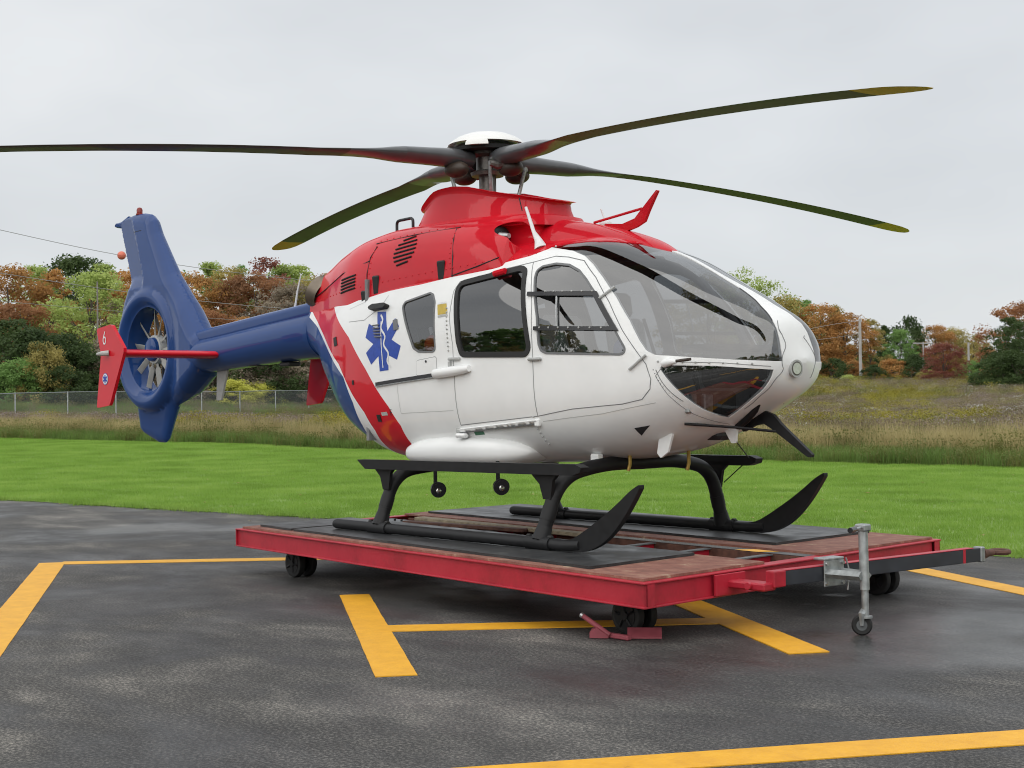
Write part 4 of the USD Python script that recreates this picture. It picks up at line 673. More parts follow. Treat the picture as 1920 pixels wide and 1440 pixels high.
# ================================================================ THE SETTING (world frame, z = 0 on the apron)
rng = np.random.default_rng(7)
def ray(x, y): return FW + (x - 960) / FPX * RT - (y - 720) / FPX * UP
def at(x, y, D):
    """the place D metres away (measured level) in the direction of a point of the 1920 x 1440 photograph."""
    d = ray(x, y); return CAM + d * D / math.hypot(d[0], d[1])
E1, N1, P0 = np.array([.988, .153]), np.array([-.153, .988]), np.array([-6.314, 3.025])
def uv(x, y): q = np.stack([np.asarray(x) - P0[0], np.asarray(y) - P0[1]], -1); return q @ E1, q @ N1
ctl = []
for u in np.linspace(-140, 80, 12):
    for v in (0, -6, -30, -80): ctl.append((*(P0 + E1 * u + N1 * v), 0.0))
for x, y, z in ((-46.3, 14.5, .50), (-31.9, 16.8, .37), (-26, 17.7, .20), (-11.5, 19.9, .04), (-6.2, 20.8, .0), (15, 24, 0.0), (60, 31, 0.0)): ctl.append((x, y, z))
for x, y, D, dz in ((86, 782, 80, -.35), (421, 776, 90, -.35), (621, 768, 100, -.35), (0, 740, 106, 0), (300, 735, 112, 0), (600, 730, 120, 0), (-300, 745, 104, 0), (1000, 722, 150, 0), (1300, 715, 165, -.3), (1560, 714, 165, -.6), (1750, 714, 155, -.6), (1900, 716, 130, -.6), (2300, 720, 130, -.5)):
    p = at(x, y, D); ctl.append((p[0], p[1], p[2] + dz))
for a in np.radians(np.arange(90, 200, 20)): ctl.append((CAM[0] + 330 * math.cos(a), CAM[1] + 330 * math.sin(a), 5.5))
ctl = np.array(ctl); RB = RBFInterpolator(ctl[:, :2], ctl[:, 2], kernel='linear', smoothing=.5)
def hgt(x, y):
    x, y = np.asarray(x, float), np.asarray(y, float); _, v = uv(x, y); z = RB(np.stack([x.ravel(), y.ravel()], 1)).reshape(x.shape); return np.where(v < 0, 0, z * np.clip(v / 6, 0, 1))
mat('meadow_soil', {'tc': ('texture_coordinate', {}), 'n': ('noise_texture', {'scale': .35, 'detail': 8.0, 'roughness': .7}), 'r': ('rgb_ramp', {'ramp': [(.3, (.055, .060, .025)), (.5, (.10, .085, .05)), (.7, (.08, .10, .03))]}), 'p': ('principled_bsdf', {'roughness': .95})}, [('tc.object', 'n.vector'), ('n.fac', 'r.fac'), ('r.color', 'p.base_color')])
def leafy(name, cols, scale=.5, trans=.3, rough=.6, wm=.55):
    """leaf material: per-leaf and per-clump tone, some light passes through."""
    n = len(cols); ramp = [(i / max(n - 1, 1), c) for i, c in enumerate(cols)]
    mat(name, {'g': ('geometry', {}), 'n': ('noise_texture', {'scale': scale, 'detail': 3.0}), 'o': ('object_info', {}), 'mr': ('map_range', {'from_min': .28, 'from_max': .72, 'clamp': True}),
        'a': ('math', {'math_type': 'multiply_add', 'value2': wm}), 'b': ('math', {'math_type': 'multiply', 'value2': (1 - wm) * .6}), 'c': ('math', {'math_type': 'multiply_add', 'value2': (1 - wm) * .4}), 'r': ('rgb_ramp', {'ramp': ramp}),
        'd': ('principled_bsdf', {'roughness': rough, 'specular_ior_level': .25}), 't': ('translucent_bsdf', {}), 'm': ('mix_closure', {'fac': trans})},
        [('g.position', 'n.vector'), ('n.fac', 'mr.value'), ('mr.result', 'a.value1'), ('g.random_per_island', 'b.value1'), ('o.random', 'c.value1'), ('b.value', 'c.value3'), ('c.value', 'a.value3'), ('a.value', 'r.fac'), ('r.color', 'd.base_color'), ('r.color', 't.color'), ('d.BSDF', 'm.closure1'), ('t.BSDF', 'm.closure2')], surface='m.closure')
# ---- ground sheet all round
th = np.concatenate([np.radians(np.arange(100, 176, .5)), np.radians(np.arange(176, 460, 4))]); rr = np.concatenate([[0.0], np.geomspace(3, 2200, 110)])
TH, RR_ = np.meshgrid(th, rr, indexing='ij'); gx, gy = CAM[0] + RR_ * np.cos(TH), CAM[1] + RR_ * np.sin(TH); gz_ = hgt(gx, gy) - .03
nt_, nr_ = TH.shape; idx = np.arange(nt_ * nr_).reshape(nt_, nr_); a_, b_ = idx, np.roll(idx, -1, 0); F_ = np.vstack([np.stack([a_[:, :-1].ravel(), a_[:, 1:].ravel(), b_[:, 1:].ravel()], 1), np.stack([a_[:, :-1].ravel(), b_[:, 1:].ravel(), b_[:, :-1].ravel()], 1)])
part(None, 'ground', trimesh.Trimesh(np.stack([gx.ravel(), gy.ravel(), gz_.ravel()], 1), F_, process=False), 'meadow_soil', smooth=True, kind='structure')
# ---- apron
AP = UsdGeom.Xform.Define(stage, '/World/apron'); AP.GetPrim().SetCustomDataByKey('kind', 'structure')
mat('asphalt', {'tc': ('texture_coordinate', {}),
    'm1': ('mapping', {'scale': (1.0, 1.5, 1.0), 'rotation': (0, 0, .75)}), 'n1': ('noise_texture', {'scale': .42, 'detail': 7.0, 'roughness': .62, 'distortion': .35}),
    'm2': ('mapping', {'scale': (1.0, 1.8, 1.0), 'rotation': (0, 0, .7)}), 'n2': ('noise_texture', {'scale': 1.3, 'detail': 9.0, 'roughness': .72}),
    'v': ('noise_texture', {'scale': 55.0, 'detail': 5.0, 'roughness': .8}), 'w': ('noise_texture', {'scale': .33, 'detail': 4.0, 'roughness': .5}),
    'r1': ('rgb_ramp', {'ramp': [(.36, (.027, .027, .0275)), (.48, (.040, .0395, .039)), (.56, (.058, .0565, .0535)), (.66, (.100, .096, .089))]}),
    'r2': ('rgb_ramp', {'ramp': [(.38, (.68, .68, .69)), (.52, (1, 1, 1)), (.64, (1.5, 1.48, 1.44))]}),
    'r3': ('rgb_ramp', {'ramp': [(.36, (.42, .42, .42)), (.50, (1, 1, 1)), (.60, (3.3, 3.2, 3.05))]}),
    'x1': ('mix', {'mix_type': 'multiply', 'fac': 1.0}), 'x3': ('mix', {'mix_type': 'multiply', 'fac': 1.0}), 'r4': ('rgb_ramp', {'ramp': [(.30, (1.15, 1.14, 1.12)), (.46, (1.0, 1.0, 1.0)), (.54, (.76, .765, .775)), (.70, (.66, .665, .68))]}), 'x2': ('mix', {'mix_type': 'multiply', 'fac': 1.0}),
    'ro': ('map_range', {'from_min': .36, 'from_max': .56, 'to_min': .36, 'to_max': .80, 'clamp': True}), 'wr': ('map_range', {'from_min': .50, 'from_max': .64, 'to_min': 0.0, 'to_max': .60, 'clamp': True}),
    'inv': ('math', {'math_type': 'subtract', 'value1': 1.0}), 'rm': ('math', {'math_type': 'multiply'}), 'ra': ('math', {'math_type': 'add', 'value2': .07}),
    'bs': ('math', {'math_type': 'multiply_add', 'value2': .5, 'value3': .08}), 'b': ('bump', {'distance': .012}), 'p': ('principled_bsdf', {'specular_ior_level': .5})},
    [('tc.object', 'm1.vector'), ('m1.vector', 'n1.vector'), ('tc.object', 'm2.vector'), ('m2.vector', 'n2.vector'), ('tc.object', 'v.vector'), ('tc.object', 'w.vector'), ('n1.fac', 'r1.fac'), ('n2.fac', 'r2.fac'), ('v.fac', 'r3.fac'), ('w.fac', 'r4.fac'), ('x2.color', 'x3.color1'), ('r4.color', 'x3.color2'),
     ('r1.color', 'x1.color1'), ('r2.color', 'x1.color2'), ('x1.color', 'x2.color1'), ('r3.color', 'x2.color2'), ('x3.color', 'p.base_color'), ('n1.fac', 'ro.value'), ('w.fac', 'wr.value'), ('wr.result', 'inv.value2'), ('ro.result', 'rm.value1'), ('inv.value', 'rm.value2'), ('rm.value', 'ra.value1'), ('ra.value', 'p.roughness'),
     ('rm.value', 'bs.value1'), ('bs.value', 'b.strength'), ('v.fac', 'b.height'), ('b.normal', 'p.normal')])
mat('line_paint', {'tc': ('texture_coordinate', {}), 'n': ('noise_texture', {'scale': 6.0, 'detail': 8.0, 'roughness': .75}), 'r': ('rgb_ramp', {'ramp': [(.26, (.14, .085, .02)), (.34, (.66, .32, .014)), (.6, (.78, .40, .018)), (.8, (.80, .45, .04))]}), 'v': ('noise_texture', {'scale': 55.0, 'detail': 4.0}), 'b': ('bump', {'strength': .3, 'distance': .008}), 'p': ('principled_bsdf', {'roughness': .55})},
    [('tc.object', 'n.vector'), ('n.fac', 'r.fac'), ('r.color', 'p.base_color'), ('tc.object', 'v.vector'), ('v.fac', 'b.height'), ('b.normal', 'p.normal')])
us = np.arange(-140, 80, .12); edge = P0 + us[:, None] * E1 + ((meshkit.fbm(np.stack([us * 1.2, us * 0, us * 0], 1), 4) - .5) * .28)[:, None] * N1
apol = Polygon([*map(tuple, edge), (160, -120), (-120, -120)]).buffer(0); part(AP, 'asphalt_surface', extr_z(apol, -.08, 0.0), 'asphalt', smooth=False, kind='structure')
LZ = [0]
def line(pts, w=.25):
    LZ[0] += 1
    g = LineString(pts).buffer(w / 2, cap_style=2, join_style=2).segmentize(.08); c = np.array(g.exterior.coords); c += (meshkit.fbm(np.column_stack([c * 9, np.zeros(len(c))]), 3)[:, None] - .5) * .005; part(AP, 'yellow_line', extr_z(Polygon(c).buffer(0), .0005, .0034 + .0005 * LZ[0]), 'line_paint', smooth=False)
line([(-4.26, -2.09), (2.2, -5.60)]); line([(-4.17, -2.05), (.64, 3.80)]); line([(2.33 - .886 * 1.78, 2.96 + .464 * 1.78), (7.4, .31)]); line([(4.3, -5.5), (7.53, .12)])
line([(-.005, -1.47), (2.995, -3.34)], .235); line([(1.54, -2.41), (3.03, -.52)], .26); line([(1.50, .42), (4.20, -1.17)], .26)
# ---- puddles lie in shallow dips
mat('water', {'p': ('principled_bsdf', {'base_color': (.018, .016, .013), 'roughness': .03, 'ior': 1.33}), 'n': ('noise_texture', {'scale': 6.0}), 'b': ('bump', {'strength': .02, 'distance': .01})}, [('n.fac', 'b.height'), ('b.normal', 'p.normal')])
for k, (x, y, rx, ry, rz) in enumerate(((-13.9, .15, 1.0, .55, .2),)):
    t = np.linspace(0, 2 * np.pi, 60, endpoint=False); q = 1 + .5 * (meshkit.fbm(np.stack([np.cos(t) * 1.5 + 9 * k, np.sin(t) * 1.5, t * 0], 1), 4) - .5); px, py = rx * q * np.cos(t), ry * q * np.sin(t)
    part(AP, 'puddle', extr_z(Polygon(np.stack([x + px * math.cos(rz) - py * math.sin(rz), y + px * math.sin(rz) + py * math.cos(rz)], 1)).buffer(0), .0004, .0026), 'water', smooth=False)
# damp, shiny patches with soft edges
mat('damp_film', {'tc': ('texture_coordinate', {}), 'sb': ('mapping', {'location': (-.5, -.5, -.5)}), 'gr': ('gradient_texture', {'gradient_type': 'spherical'}), 'sc': ('mapping', {'scale': (2.0, 2.0, 0.0)}), 'n': ('noise_texture', {'scale': 3.0, 'detail': 5.0}), 'a': ('math', {'math_type': 'multiply_add', 'value2': 1.1, 'value3': -.55}), 'ad': ('math', {'math_type': 'add'}), 'mr': ('map_range', {'range_type': 'smoothstep', 'from_min': .10, 'from_max': .60, 'to_max': .65, 'clamp': True}),
    'p': ('principled_bsdf', {'base_color': (.035, .035, .036), 'roughness': .22, 'specular_ior_level': .4})},
    [('tc.generated', 'sb.vector'), ('sb.vector', 'sc.vector'), ('sc.vector', 'gr.vector'), ('tc.object', 'n.vector'), ('n.fac', 'a.value1'), ('gr.fac', 'ad.value1'), ('a.value', 'ad.value2'), ('ad.value', 'mr.value'), ('mr.result', 'p.alpha')])
for x, y, rx, ry, rz in ((4.35, 1.45, .8, .55, 2.6), (2.9, .75, 1.15, .5, .8), (-2.6, -2.2, 1.5, .8, .6), (3.2, 2.9, .9, .5, .6), (-9.5, 1.7, 2.4, .7, .1), (-1.9, -3.6, 1.0, .5, .6)):
    t = np.linspace(0, 2 * np.pi, 40, endpoint=False); px, py = rx * np.cos(t), ry * np.sin(t)
    part(AP, 'damp_patch', extr_z(Polygon([(x - rx, y - ry), (x + rx, y - ry), (x + rx, y + ry), (x - rx, y + ry)]), .0002, .0022), 'damp_film', smooth=False)
# ---- mown lawn
mat('lawn_soil', {'tc': ('texture_coordinate', {}), 'n': ('noise_texture', {'scale': 1.2, 'detail': 8.0, 'roughness': .75}), 'r': ('rgb_ramp', {'ramp': [(.3, (.14, .235, .036)), (.7, (.21, .32, .066))]}), 'p': ('principled_bsdf', {'roughness': .9})}, [('tc.object', 'n.vector'), ('n.fac', 'r.fac'), ('r.color', 'p.base_color')])
U, V = np.meshgrid(np.arange(-110, 70.1, .75), np.concatenate([[0.02], np.arange(.75, 17.6, .75)]), indexing='ij'); V = V + (V < .1) * ((meshkit.fbm(np.stack([U * 2, U * 0, U * 0], -1), 3) - .5) * .1)
lx, ly = P0[0] + U * E1[0] + V * N1[0], P0[1] + U * E1[1] + V * N1[1]; lz = hgt(lx, ly) + .004 + .02 * np.clip(V / .5, 0, 1)
nu, nv = U.shape; idx = np.arange(nu * nv).reshape(nu, nv); F_ = np.vstack([np.stack([idx[:-1, :-1].ravel(), idx[1:, :-1].ravel(), idx[1:, 1:].ravel()], 1), np.stack([idx[:-1, :-1].ravel(), idx[1:, 1:].ravel(), idx[:-1, 1:].ravel()], 1)])
part(None, 'lawn', trimesh.Trimesh(np.stack([lx.ravel(), ly.ravel(), lz.ravel()], 1), F_, process=False), 'lawn_soil', smooth=True, kind='structure')
def blades(n, rad, h0, h1, w, lean, seed, square=False, curve=.35):
    """n bent grass blades on a patch: one tapered three-triangle strip each."""
    g = np.random.default_rng(seed); b = (g.random((n, 2)) - .5) * 2 * rad if square else g.normal(0, rad * .5, (n, 2)); a = g.random(n) * 2 * np.pi; hh = g.uniform(h0, h1, n); ln = g.uniform(0, lean, n) * hh; d = np.stack([np.cos(a), np.sin(a)], 1); s = np.stack([-d[:, 1], d[:, 0]], 1) * w / 2 * g.uniform(.6, 1.2, (n, 1))
    z0 = np.zeros((n, 1)); p0, p1 = b, b + d * (ln * curve)[:, None]; p2 = b + d * ln[:, None]
    v = np.stack([np.hstack([p0 - s, z0]), np.hstack([p0 + s, z0]), np.hstack([p1 - s * .8, hh[:, None] * .6]), np.hstack([p1 + s * .8, hh[:, None] * .6]), np.hstack([p2, hh[:, None]])], 1).reshape(-1, 3)
    k = np.arange(n)[:, None] * 5; f = np.vstack([k + [0, 1, 3], k + [0, 3, 2], k + [2, 3, 4]]); return trimesh.Trimesh(v, f, process=False)
def instancer(name, protos, pos, which, yaw_, scale, label, cat):
    pi = UsdGeom.PointInstancer.Define(stage, path_for('/World', name)); tag(pi.GetPrim(), label, cat, kind='stuff'); rel = pi.CreatePrototypesRel()
    for k, (nm, m, lk) in enumerate(protos):
        v, f = arr(m); q = f'{pi.GetPath()}/{nm}'; usdkit.mesh(stage, q, (v, f), LK[lk]); rel.AddTarget(q)
    n = len(pos); pi.CreatePositionsAttr(Vt.Vec3fArray.FromNumpy(np.asarray(pos, np.float32))); pi.CreateProtoIndicesAttr(Vt.IntArray.FromNumpy(np.asarray(which, np.int32)))
    qv = np.stack([np.cos(yaw_ / 2), np.zeros(n), np.zeros(n), np.sin(yaw_ / 2)], 1); pi.CreateOrientationsAttr(Vt.QuathArray([Gf.Quath(float(a), 0, 0, float(d)) for a, _, _, d in qv])); pi.CreateScalesAttr(Vt.Vec3fArray.FromNumpy(np.repeat(np.asarray(scale, np.float32)[:, None], 3, 1) if np.ndim(scale) == 1 else np.asarray(scale, np.float32)))
leafy('lawn_blade', [(.155, .265, .038), (.225, .37, .062), (.30, .44, .092), (.38, .48, .14)], scale=.7, trans=.45)
st_ = .5; U, V = np.meshgrid(np.arange(-62, 14, st_), np.arange(.2, 17.6, st_), indexing='ij'); U = U.ravel() + rng.uniform(-.15, .15, U.size); V = V.ravel() + rng.uniform(-.15, .15, V.size); q = P0 + U[:, None] * E1 + V[:, None] * N1
ck = (np.arctan2(q[:, 1] - CAM[1], q[:, 0] - CAM[0])); keep = (ck > math.radians(112)) & (ck < math.radians(164)); q, V = q[keep], V[keep]
instancer('lawn_grass', [('grass_patch', blades(420, .33, .035, .07, .007, .9, 1, True), 'lawn_blade'), ('grass_patch_b', blades(420, .33, .03, .065, .007, 1.0, 2, True), 'lawn_blade'), ('clover_patch', cat_([blades(380, .33, .03, .07, .007, .9, 3, True)]), 'lawn_blade')],
    np.column_stack([q, hgt(q[:, 0], q[:, 1]) + .018]), rng.integers(0, 3, len(q)), rng.random(len(q)) * 6.283, rng.uniform(.85, 1.15, len(q)), 'short bright green mown grass between the apron and the weeds', 'grass')
ue = np.arange(-60, 14, .16); ve = rng.uniform(-.06, .12, len(ue)); q = P0 + ue[:, None] * E1 + (ve + (meshkit.fbm(np.stack([ue * 1.2, ue * 0, ue * 0], 1), 4) - .5) * .28)[:, None] * N1
instancer('edge_grass', [('edge_tuft', blades(46, .14, .04, .11, .007, 1.2, 5), 'lawn_blade')], np.column_stack([q, np.zeros(len(q))]), np.zeros(len(q)), rng.random(len(q)) * 6.283, rng.uniform(.7, 1.2, len(q)), 'ragged grass hanging over the edge of the asphalt', 'grass')
lv = np.array([[-.5, 0, 0], [0, -.32, .12], [.5, 0, .05], [0, .32, .15]]) * .07; fl = trimesh.Trimesh(lv, [[0, 1, 2], [0, 2, 3]], process=False); n_ = 320
leafy('dead_leaf', [(.30, .20, .06), (.38, .30, .14), (.22, .12, .05)], trans=.2)
uu, vv2 = rng.uniform(-45, 12, n_), rng.uniform(-1.2, 16, n_); q = P0 + uu[:, None] * E1 + vv2[:, None] * N1; instancer('fallen_leaves', [('leaf', fl, 'dead_leaf')], np.column_stack([q, hgt(q[:, 0], q[:, 1]) + np.where(vv2 > 0, .065, .004)]), np.zeros(n_), rng.random(n_) * 6.28, rng.uniform(.6, 1.3, n_), 'scattered small dead leaves on the lawn and its edge', 'leaves')
# ---- meadow weeds
_lf = leafy
def leafy(name, cols, **kw): return _lf(name, [tuple(min(v * 1.5, .7) for v in c) for c in cols], **kw)
leafy('tall_grass_tan', [(.20, .17, .075), (.30, .25, .12), (.38, .33, .18)], trans=.3); leafy('tall_grass_green', [(.055, .095, .02), (.10, .155, .035), (.16, .205, .06)], trans=.35)
leafy('weed_brown', [(.075, .065, .035), (.13, .10, .065), (.17, .125, .09)], trans=.25); leafy('weed_purple', [(.13, .10, .105), (.20, .16, .16), (.24, .19, .19)], trans=.2)
leafy('goldenrod', [(.13, .125, .018), (.19, .165, .018), (.20, .185, .04)], trans=.2); leafy('aster_white', [(.40, .42, .38), (.55, .56, .54)], trans=.2); leafy('weed_olive', [(.07, .085, .022), (.115, .12, .035), (.15, .15, .055)], trans=.3)
def heads(n, rad, z0, z1, s, seed):
    g = np.random.default_rng(seed); c = np.column_stack([g.normal(0, rad * .5, (n, 2)), g.uniform(z0, z1, n)]); d = g.normal(0, 1, (n, 3)); d /= np.linalg.norm(d, axis=1, keepdims=True); e = np.cross(d, [.3, .5, .8]); e /= np.linalg.norm(e, axis=1, keepdims=True); d, e = d * s, e * s
    v = np.stack([c - d - e * .4, c + d - e * .4, c + e], 1).reshape(-1, 3); return trimesh.Trimesh(v, np.arange(3 * n).reshape(-1, 3), process=False)
def stalks(n, rad, h, seed): return blades(n, rad, h * .7, h, .012, .35, seed)
WP = [('tan_grass', blades(80, .42, .55, 1.0, .012, .55, 11), 'tall_grass_tan'), ('green_grass', blades(80, .42, .30, .62, .016, .8, 12), 'tall_grass_green'), ('brown_weed', cat_([blades(50, .45, .4, .85, .016, .6, 13), heads(110, .5, .35, .9, .028, 14)]), 'weed_brown'),
      ('purple_weed', cat_([heads(120, .5, .5, .95, .026, 15), stalks(30, .4, .9, 16)]), 'weed_purple'), ('goldenrod_head', heads(150, .5, .7, 1.05, .030, 17), 'goldenrod'), ('aster_head', heads(70, .5, .45, .85, .022, 18), 'aster_white'), ('olive_weed', cat_([blades(60, .45, .4, .8, .018, .7, 19), heads(120, .5, .2, .75, .035, 20)]), 'weed_olive')]
pos, wh, sc_ = [], [], []
def scatter(n, u0, u1, v0, v1, keepf=None):
    u, v = rng.uniform(u0, u1, n), rng.uniform(v0, v1, n); q = P0 + u[:, None] * E1 + v[:, None] * N1; a = np.degrees(np.arctan2(q[:, 1] - CAM[1], q[:, 0] - CAM[0])); D = np.hypot(q[:, 0] - CAM[0], q[:, 1] - CAM[1]); k = (a > 113) & (a < 163) & (D < 185)
    return u[k], v[k], q[k], D[k], a[k]
for n, u0, u1, v0, v1 in ((16000, -60, 8, 17.3, 34), (38000, -95, 6, 34, 70), (30000, -120, 0, 70, 185)):
    u, v, q, D, a = scatter(n, u0, u1, v0, v1)
    f1 = meshkit.fbm(np.column_stack([q * .11, q[:, 0] * 0]), 4, 3); f2 = meshkit.fbm(np.column_stack([q @ np.array([[.9, .1], [-.1, .28]]).T * .45, q[:, 0] * 0 + 5]), 4, 9); r = rng.random(len(q)); left = a > 141; vv_ = v - 17.3 + (f1 - .5) * 4
    w = np.where(vv_ < 2.2, np.where(r < .82, 1, 6), np.where(vv_ < 6.5, np.where(r < .62, 0, np.where(r < .8, 1, 6)), np.where(r < .36, 2, np.where(r < .52, 0, np.where(r < .57, 3, np.where(r < .98, 6, 5))))))
    lf = left & (vv_ > 9); w = np.where(lf, np.where(r < .84, 1, np.where(r < .93, 6, 2)), w); w = np.where(left & (vv_ > 5) & (vv_ <= 9), np.where(r < .45, 2, np.where(r < .65, 3, np.where(r < .85, 0, 6))), w)
    gold = (f2 > .61) & (vv_ > 3) & (r < .75) & ~lf; w = np.where(gold & (r < .17), 4, np.where(gold, 6, w)); w = np.where((D > 105) & ~left & (f1 > .45) & (r < .12), 4, w); wh5 = (f1 < .38) & (vv_ > 8) & ~left & (r > .82); w = np.where(wh5, 5, w)
    s = rng.uniform(.55, 1.05, len(q)) * np.where(vv_ < 2.2, .8, 1.0) * np.where(D > 90, 1.25, 1.0) * np.where(lf, .75, 1); pos.append(np.column_stack([q, hgt(q[:, 0], q[:, 1]) - .04])); wh.append(w); sc_.append(s)
pos, wh, sc_ = np.vstack(pos), np.concatenate(wh), np.concatenate(sc_)
instancer('meadow_weeds', WP, pos, wh, rng.random(len(pos)) * 6.283, sc_, 'tall unmown weeds, tan grass and goldenrod beyond the lawn', 'weeds')
# ---- trees
leafy = _lf
plain('bark', (.10, .085, .07), .9, var=.3, scale=3, bump=.5); plain('pale_bark', (.22, .20, .18), .9, var=.3, scale=3, bump=.4)
SP = {  # species: leaf colours
 'dark green': [(.018, .034, .010), (.034, .056, .014), (.062, .088, .024)], 'mid green': [(.035, .070, .016), (.065, .115, .025), (.10, .15, .04)], 'yellow-green': [(.075, .105, .020), (.13, .165, .035), (.20, .215, .06)],
 'orange-brown': [(.085, .042, .011), (.17, .085, .018), (.225, .135, .030)], 'rust-brown': [(.075, .036, .015), (.135, .060, .021), (.17, .092, .032)], 'olive-gold': [(.075, .070, .018), (.145, .115, .026), (.22, .17, .04)], 'grey-brown': [(.07, .058, .042), (.11, .09, .062), (.145, .125, .085)],
 'crimson': [(.060, .020, .014), (.105, .034, .020), (.115, .070, .028)], 'bright yellow': [(.13, .12, .016), (.26, .22, .02), (.34, .28, .04)]}
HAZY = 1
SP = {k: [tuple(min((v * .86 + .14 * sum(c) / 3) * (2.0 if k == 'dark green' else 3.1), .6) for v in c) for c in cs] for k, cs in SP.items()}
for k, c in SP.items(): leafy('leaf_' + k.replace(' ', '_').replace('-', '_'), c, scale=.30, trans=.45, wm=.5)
def crown(seed, H_, R_, base, nc, nl, leaf, shape='round', sparse=0.0):
    """leaf clumps through an uneven crown volume; returns the leaf mesh and the clump centres."""
    g = np.random.default_rng(seed); C_ = []
    while len(C_) < nc:
        t = g.random(); a = g.random() * 6.283; z = base + (H_ - base) * t
        prof = {'round': math.sqrt(max(1 - (2 * t - .95) ** 2 / 1.15, .05)), 'cone': (1 - t) ** .75 + .05, 'bush': math.sqrt(max(1 - t ** 2, .02)), 'oval': math.sin(math.pi * min(t * .93 + .05, 1)) ** .6, 'tall': (math.sin(math.pi * min(t * .86 + .12, 1))) ** .7}[shape]
        lob = .72 + .5 * meshkit.fbm(np.array([[math.cos(a) * 1.7 + seed, math.sin(a) * 1.7, t * 4]]), 3)[0]; r = R_ * prof * lob * (g.random() ** .38 if g.random() > .2 else g.random() ** .6)
        C_.append((r * math.cos(a), r * math.sin(a), z))
    C_ = np.array(C_); cr = g.uniform(.45, 1.05, nc) * R_ * .27
    n = nc * nl; ci = np.repeat(np.arange(nc), nl); d = g.normal(0, 1, (n, 3)); d /= np.linalg.norm(d, axis=1, keepdims=True); p = C_[ci] + d * (cr[ci] * g.random(n) ** .45)[:, None] * [1, 1, .72]
    k = g.random(n) > sparse; p, d = p[k], d[k]; n = len(p); nrm = d * .7 + g.normal(0, .6, (n, 3)) + [0, 0, .35]; nrm /= np.linalg.norm(nrm, axis=1, keepdims=True); e = np.cross(nrm, g.normal(0, 1, (n, 3))); e /= np.linalg.norm(e, axis=1, keepdims=True); f = np.cross(nrm, e); s = leaf * g.uniform(.6, 1.5, (n, 1))
    v = np.stack([p - e * s, p + f * s * .55, p + e * s, p - f * s * .55], 1).reshape(-1, 3); q = np.arange(n)[:, None] * 4; return trimesh.Trimesh(v, np.vstack([q + [0, 1, 2], q + [0, 2, 3]]), process=False), C_
def trunk(seed, H_, r, C_, base, nb=14):
    g = np.random.default_rng(seed + 99); zz = np.linspace(-.3, H_ * .86, 9); w = np.cumsum(g.normal(0, .05, (9, 2)), 0); P = np.column_stack([w, zz]); ms = [tube(P, np.linspace(r, r * .22, 9), 8)]
    for c in C_[g.permutation(len(C_))[:nb]]:
        zb_ = max(base * .6, c[2] * .62 * g.uniform(.7, 1.05)); i = np.interp(zb_, zz, np.arange(9)); b0 = np.array([np.interp(zb_, zz, P[:, 0]), np.interp(zb_, zz, P[:, 1]), zb_]); ms.append(tube([b0, (b0 + c) / 2 + [0, 0, .05 * H_ * .3], c], [r * .34, r * .2, r * .06], 5))
    return cat_(ms)
TSH = {  # shape: H, R, crown base, clumps, leaves per clump, leaf size, profile, sparse, trunk radius
 'broad': (10, 3.9, .7, 150, 110, .105, 'round', .05, .20), 'oval': (11, 3.0, .8, 135, 105, .10, 'oval', .1, .18), 'tall': (12, 2.6, .9, 130, 100, .10, 'tall', .2, .17), 'cone': (10, 2.3, .7, 110, 110, .09, 'cone', .05, .16), 'bush': (4.2, 2.9, .1, 100, 105, .085, 'bush', .05, .10), 'airy': (11, 3.0, 2.2, 70, 80, .10, 'oval', .35, .17)}
PROTO = {}
def tree(name, shape, col, x, yb, yt, D, label, cat='tree', group=None, wide=1.0, zrot=None):
    """a tree whose foot stands D metres off, on the terrain, as tall as it is at that distance."""
    p = at(x, yb, D); top = at(x, yt, D); z0 = float(hgt(p[0], p[1])); h = max(top[2] - z0, 1.0); S = TSH[shape]; s = h / (S[0] + .5)
    key = (shape, col); zr = float(rng.random() * 360) if zrot is None else zrot
    x_ = UsdGeom.Xform.Define(stage, path_for('/World', name)); x_.AddTranslateOp().Set(Gf.Vec3d(float(p[0]), float(p[1]), z0 - .05)); x_.AddRotateZOp().Set(zr); x_.AddScaleOp().Set(Gf.Vec3f(float(s * wide), float(s * wide), float(s)))
    tag(x_.GetPrim(), label, cat, group)
    if key in PROTO: x_.GetPrim().GetReferences().AddInternalReference(PROTO[key]); x_.GetPrim().SetInstanceable(True); return
    sd_ = 100 + 7 * len(PROTO); PROTO[key] = x_.GetPath(); m, C_ = crown(sd_, *S[:6], shape=S[6], sparse=S[7]); q = str(x_.GetPath())
    usdkit.mesh(stage, q + '/trunk', trunk(sd_, S[0], S[8], C_, S[2]), LK['bark'], smooth=40); usdkit.mesh(stage, q + '/crown', m, LK['leaf_' + col.replace(' ', '_').replace('-', '_')])
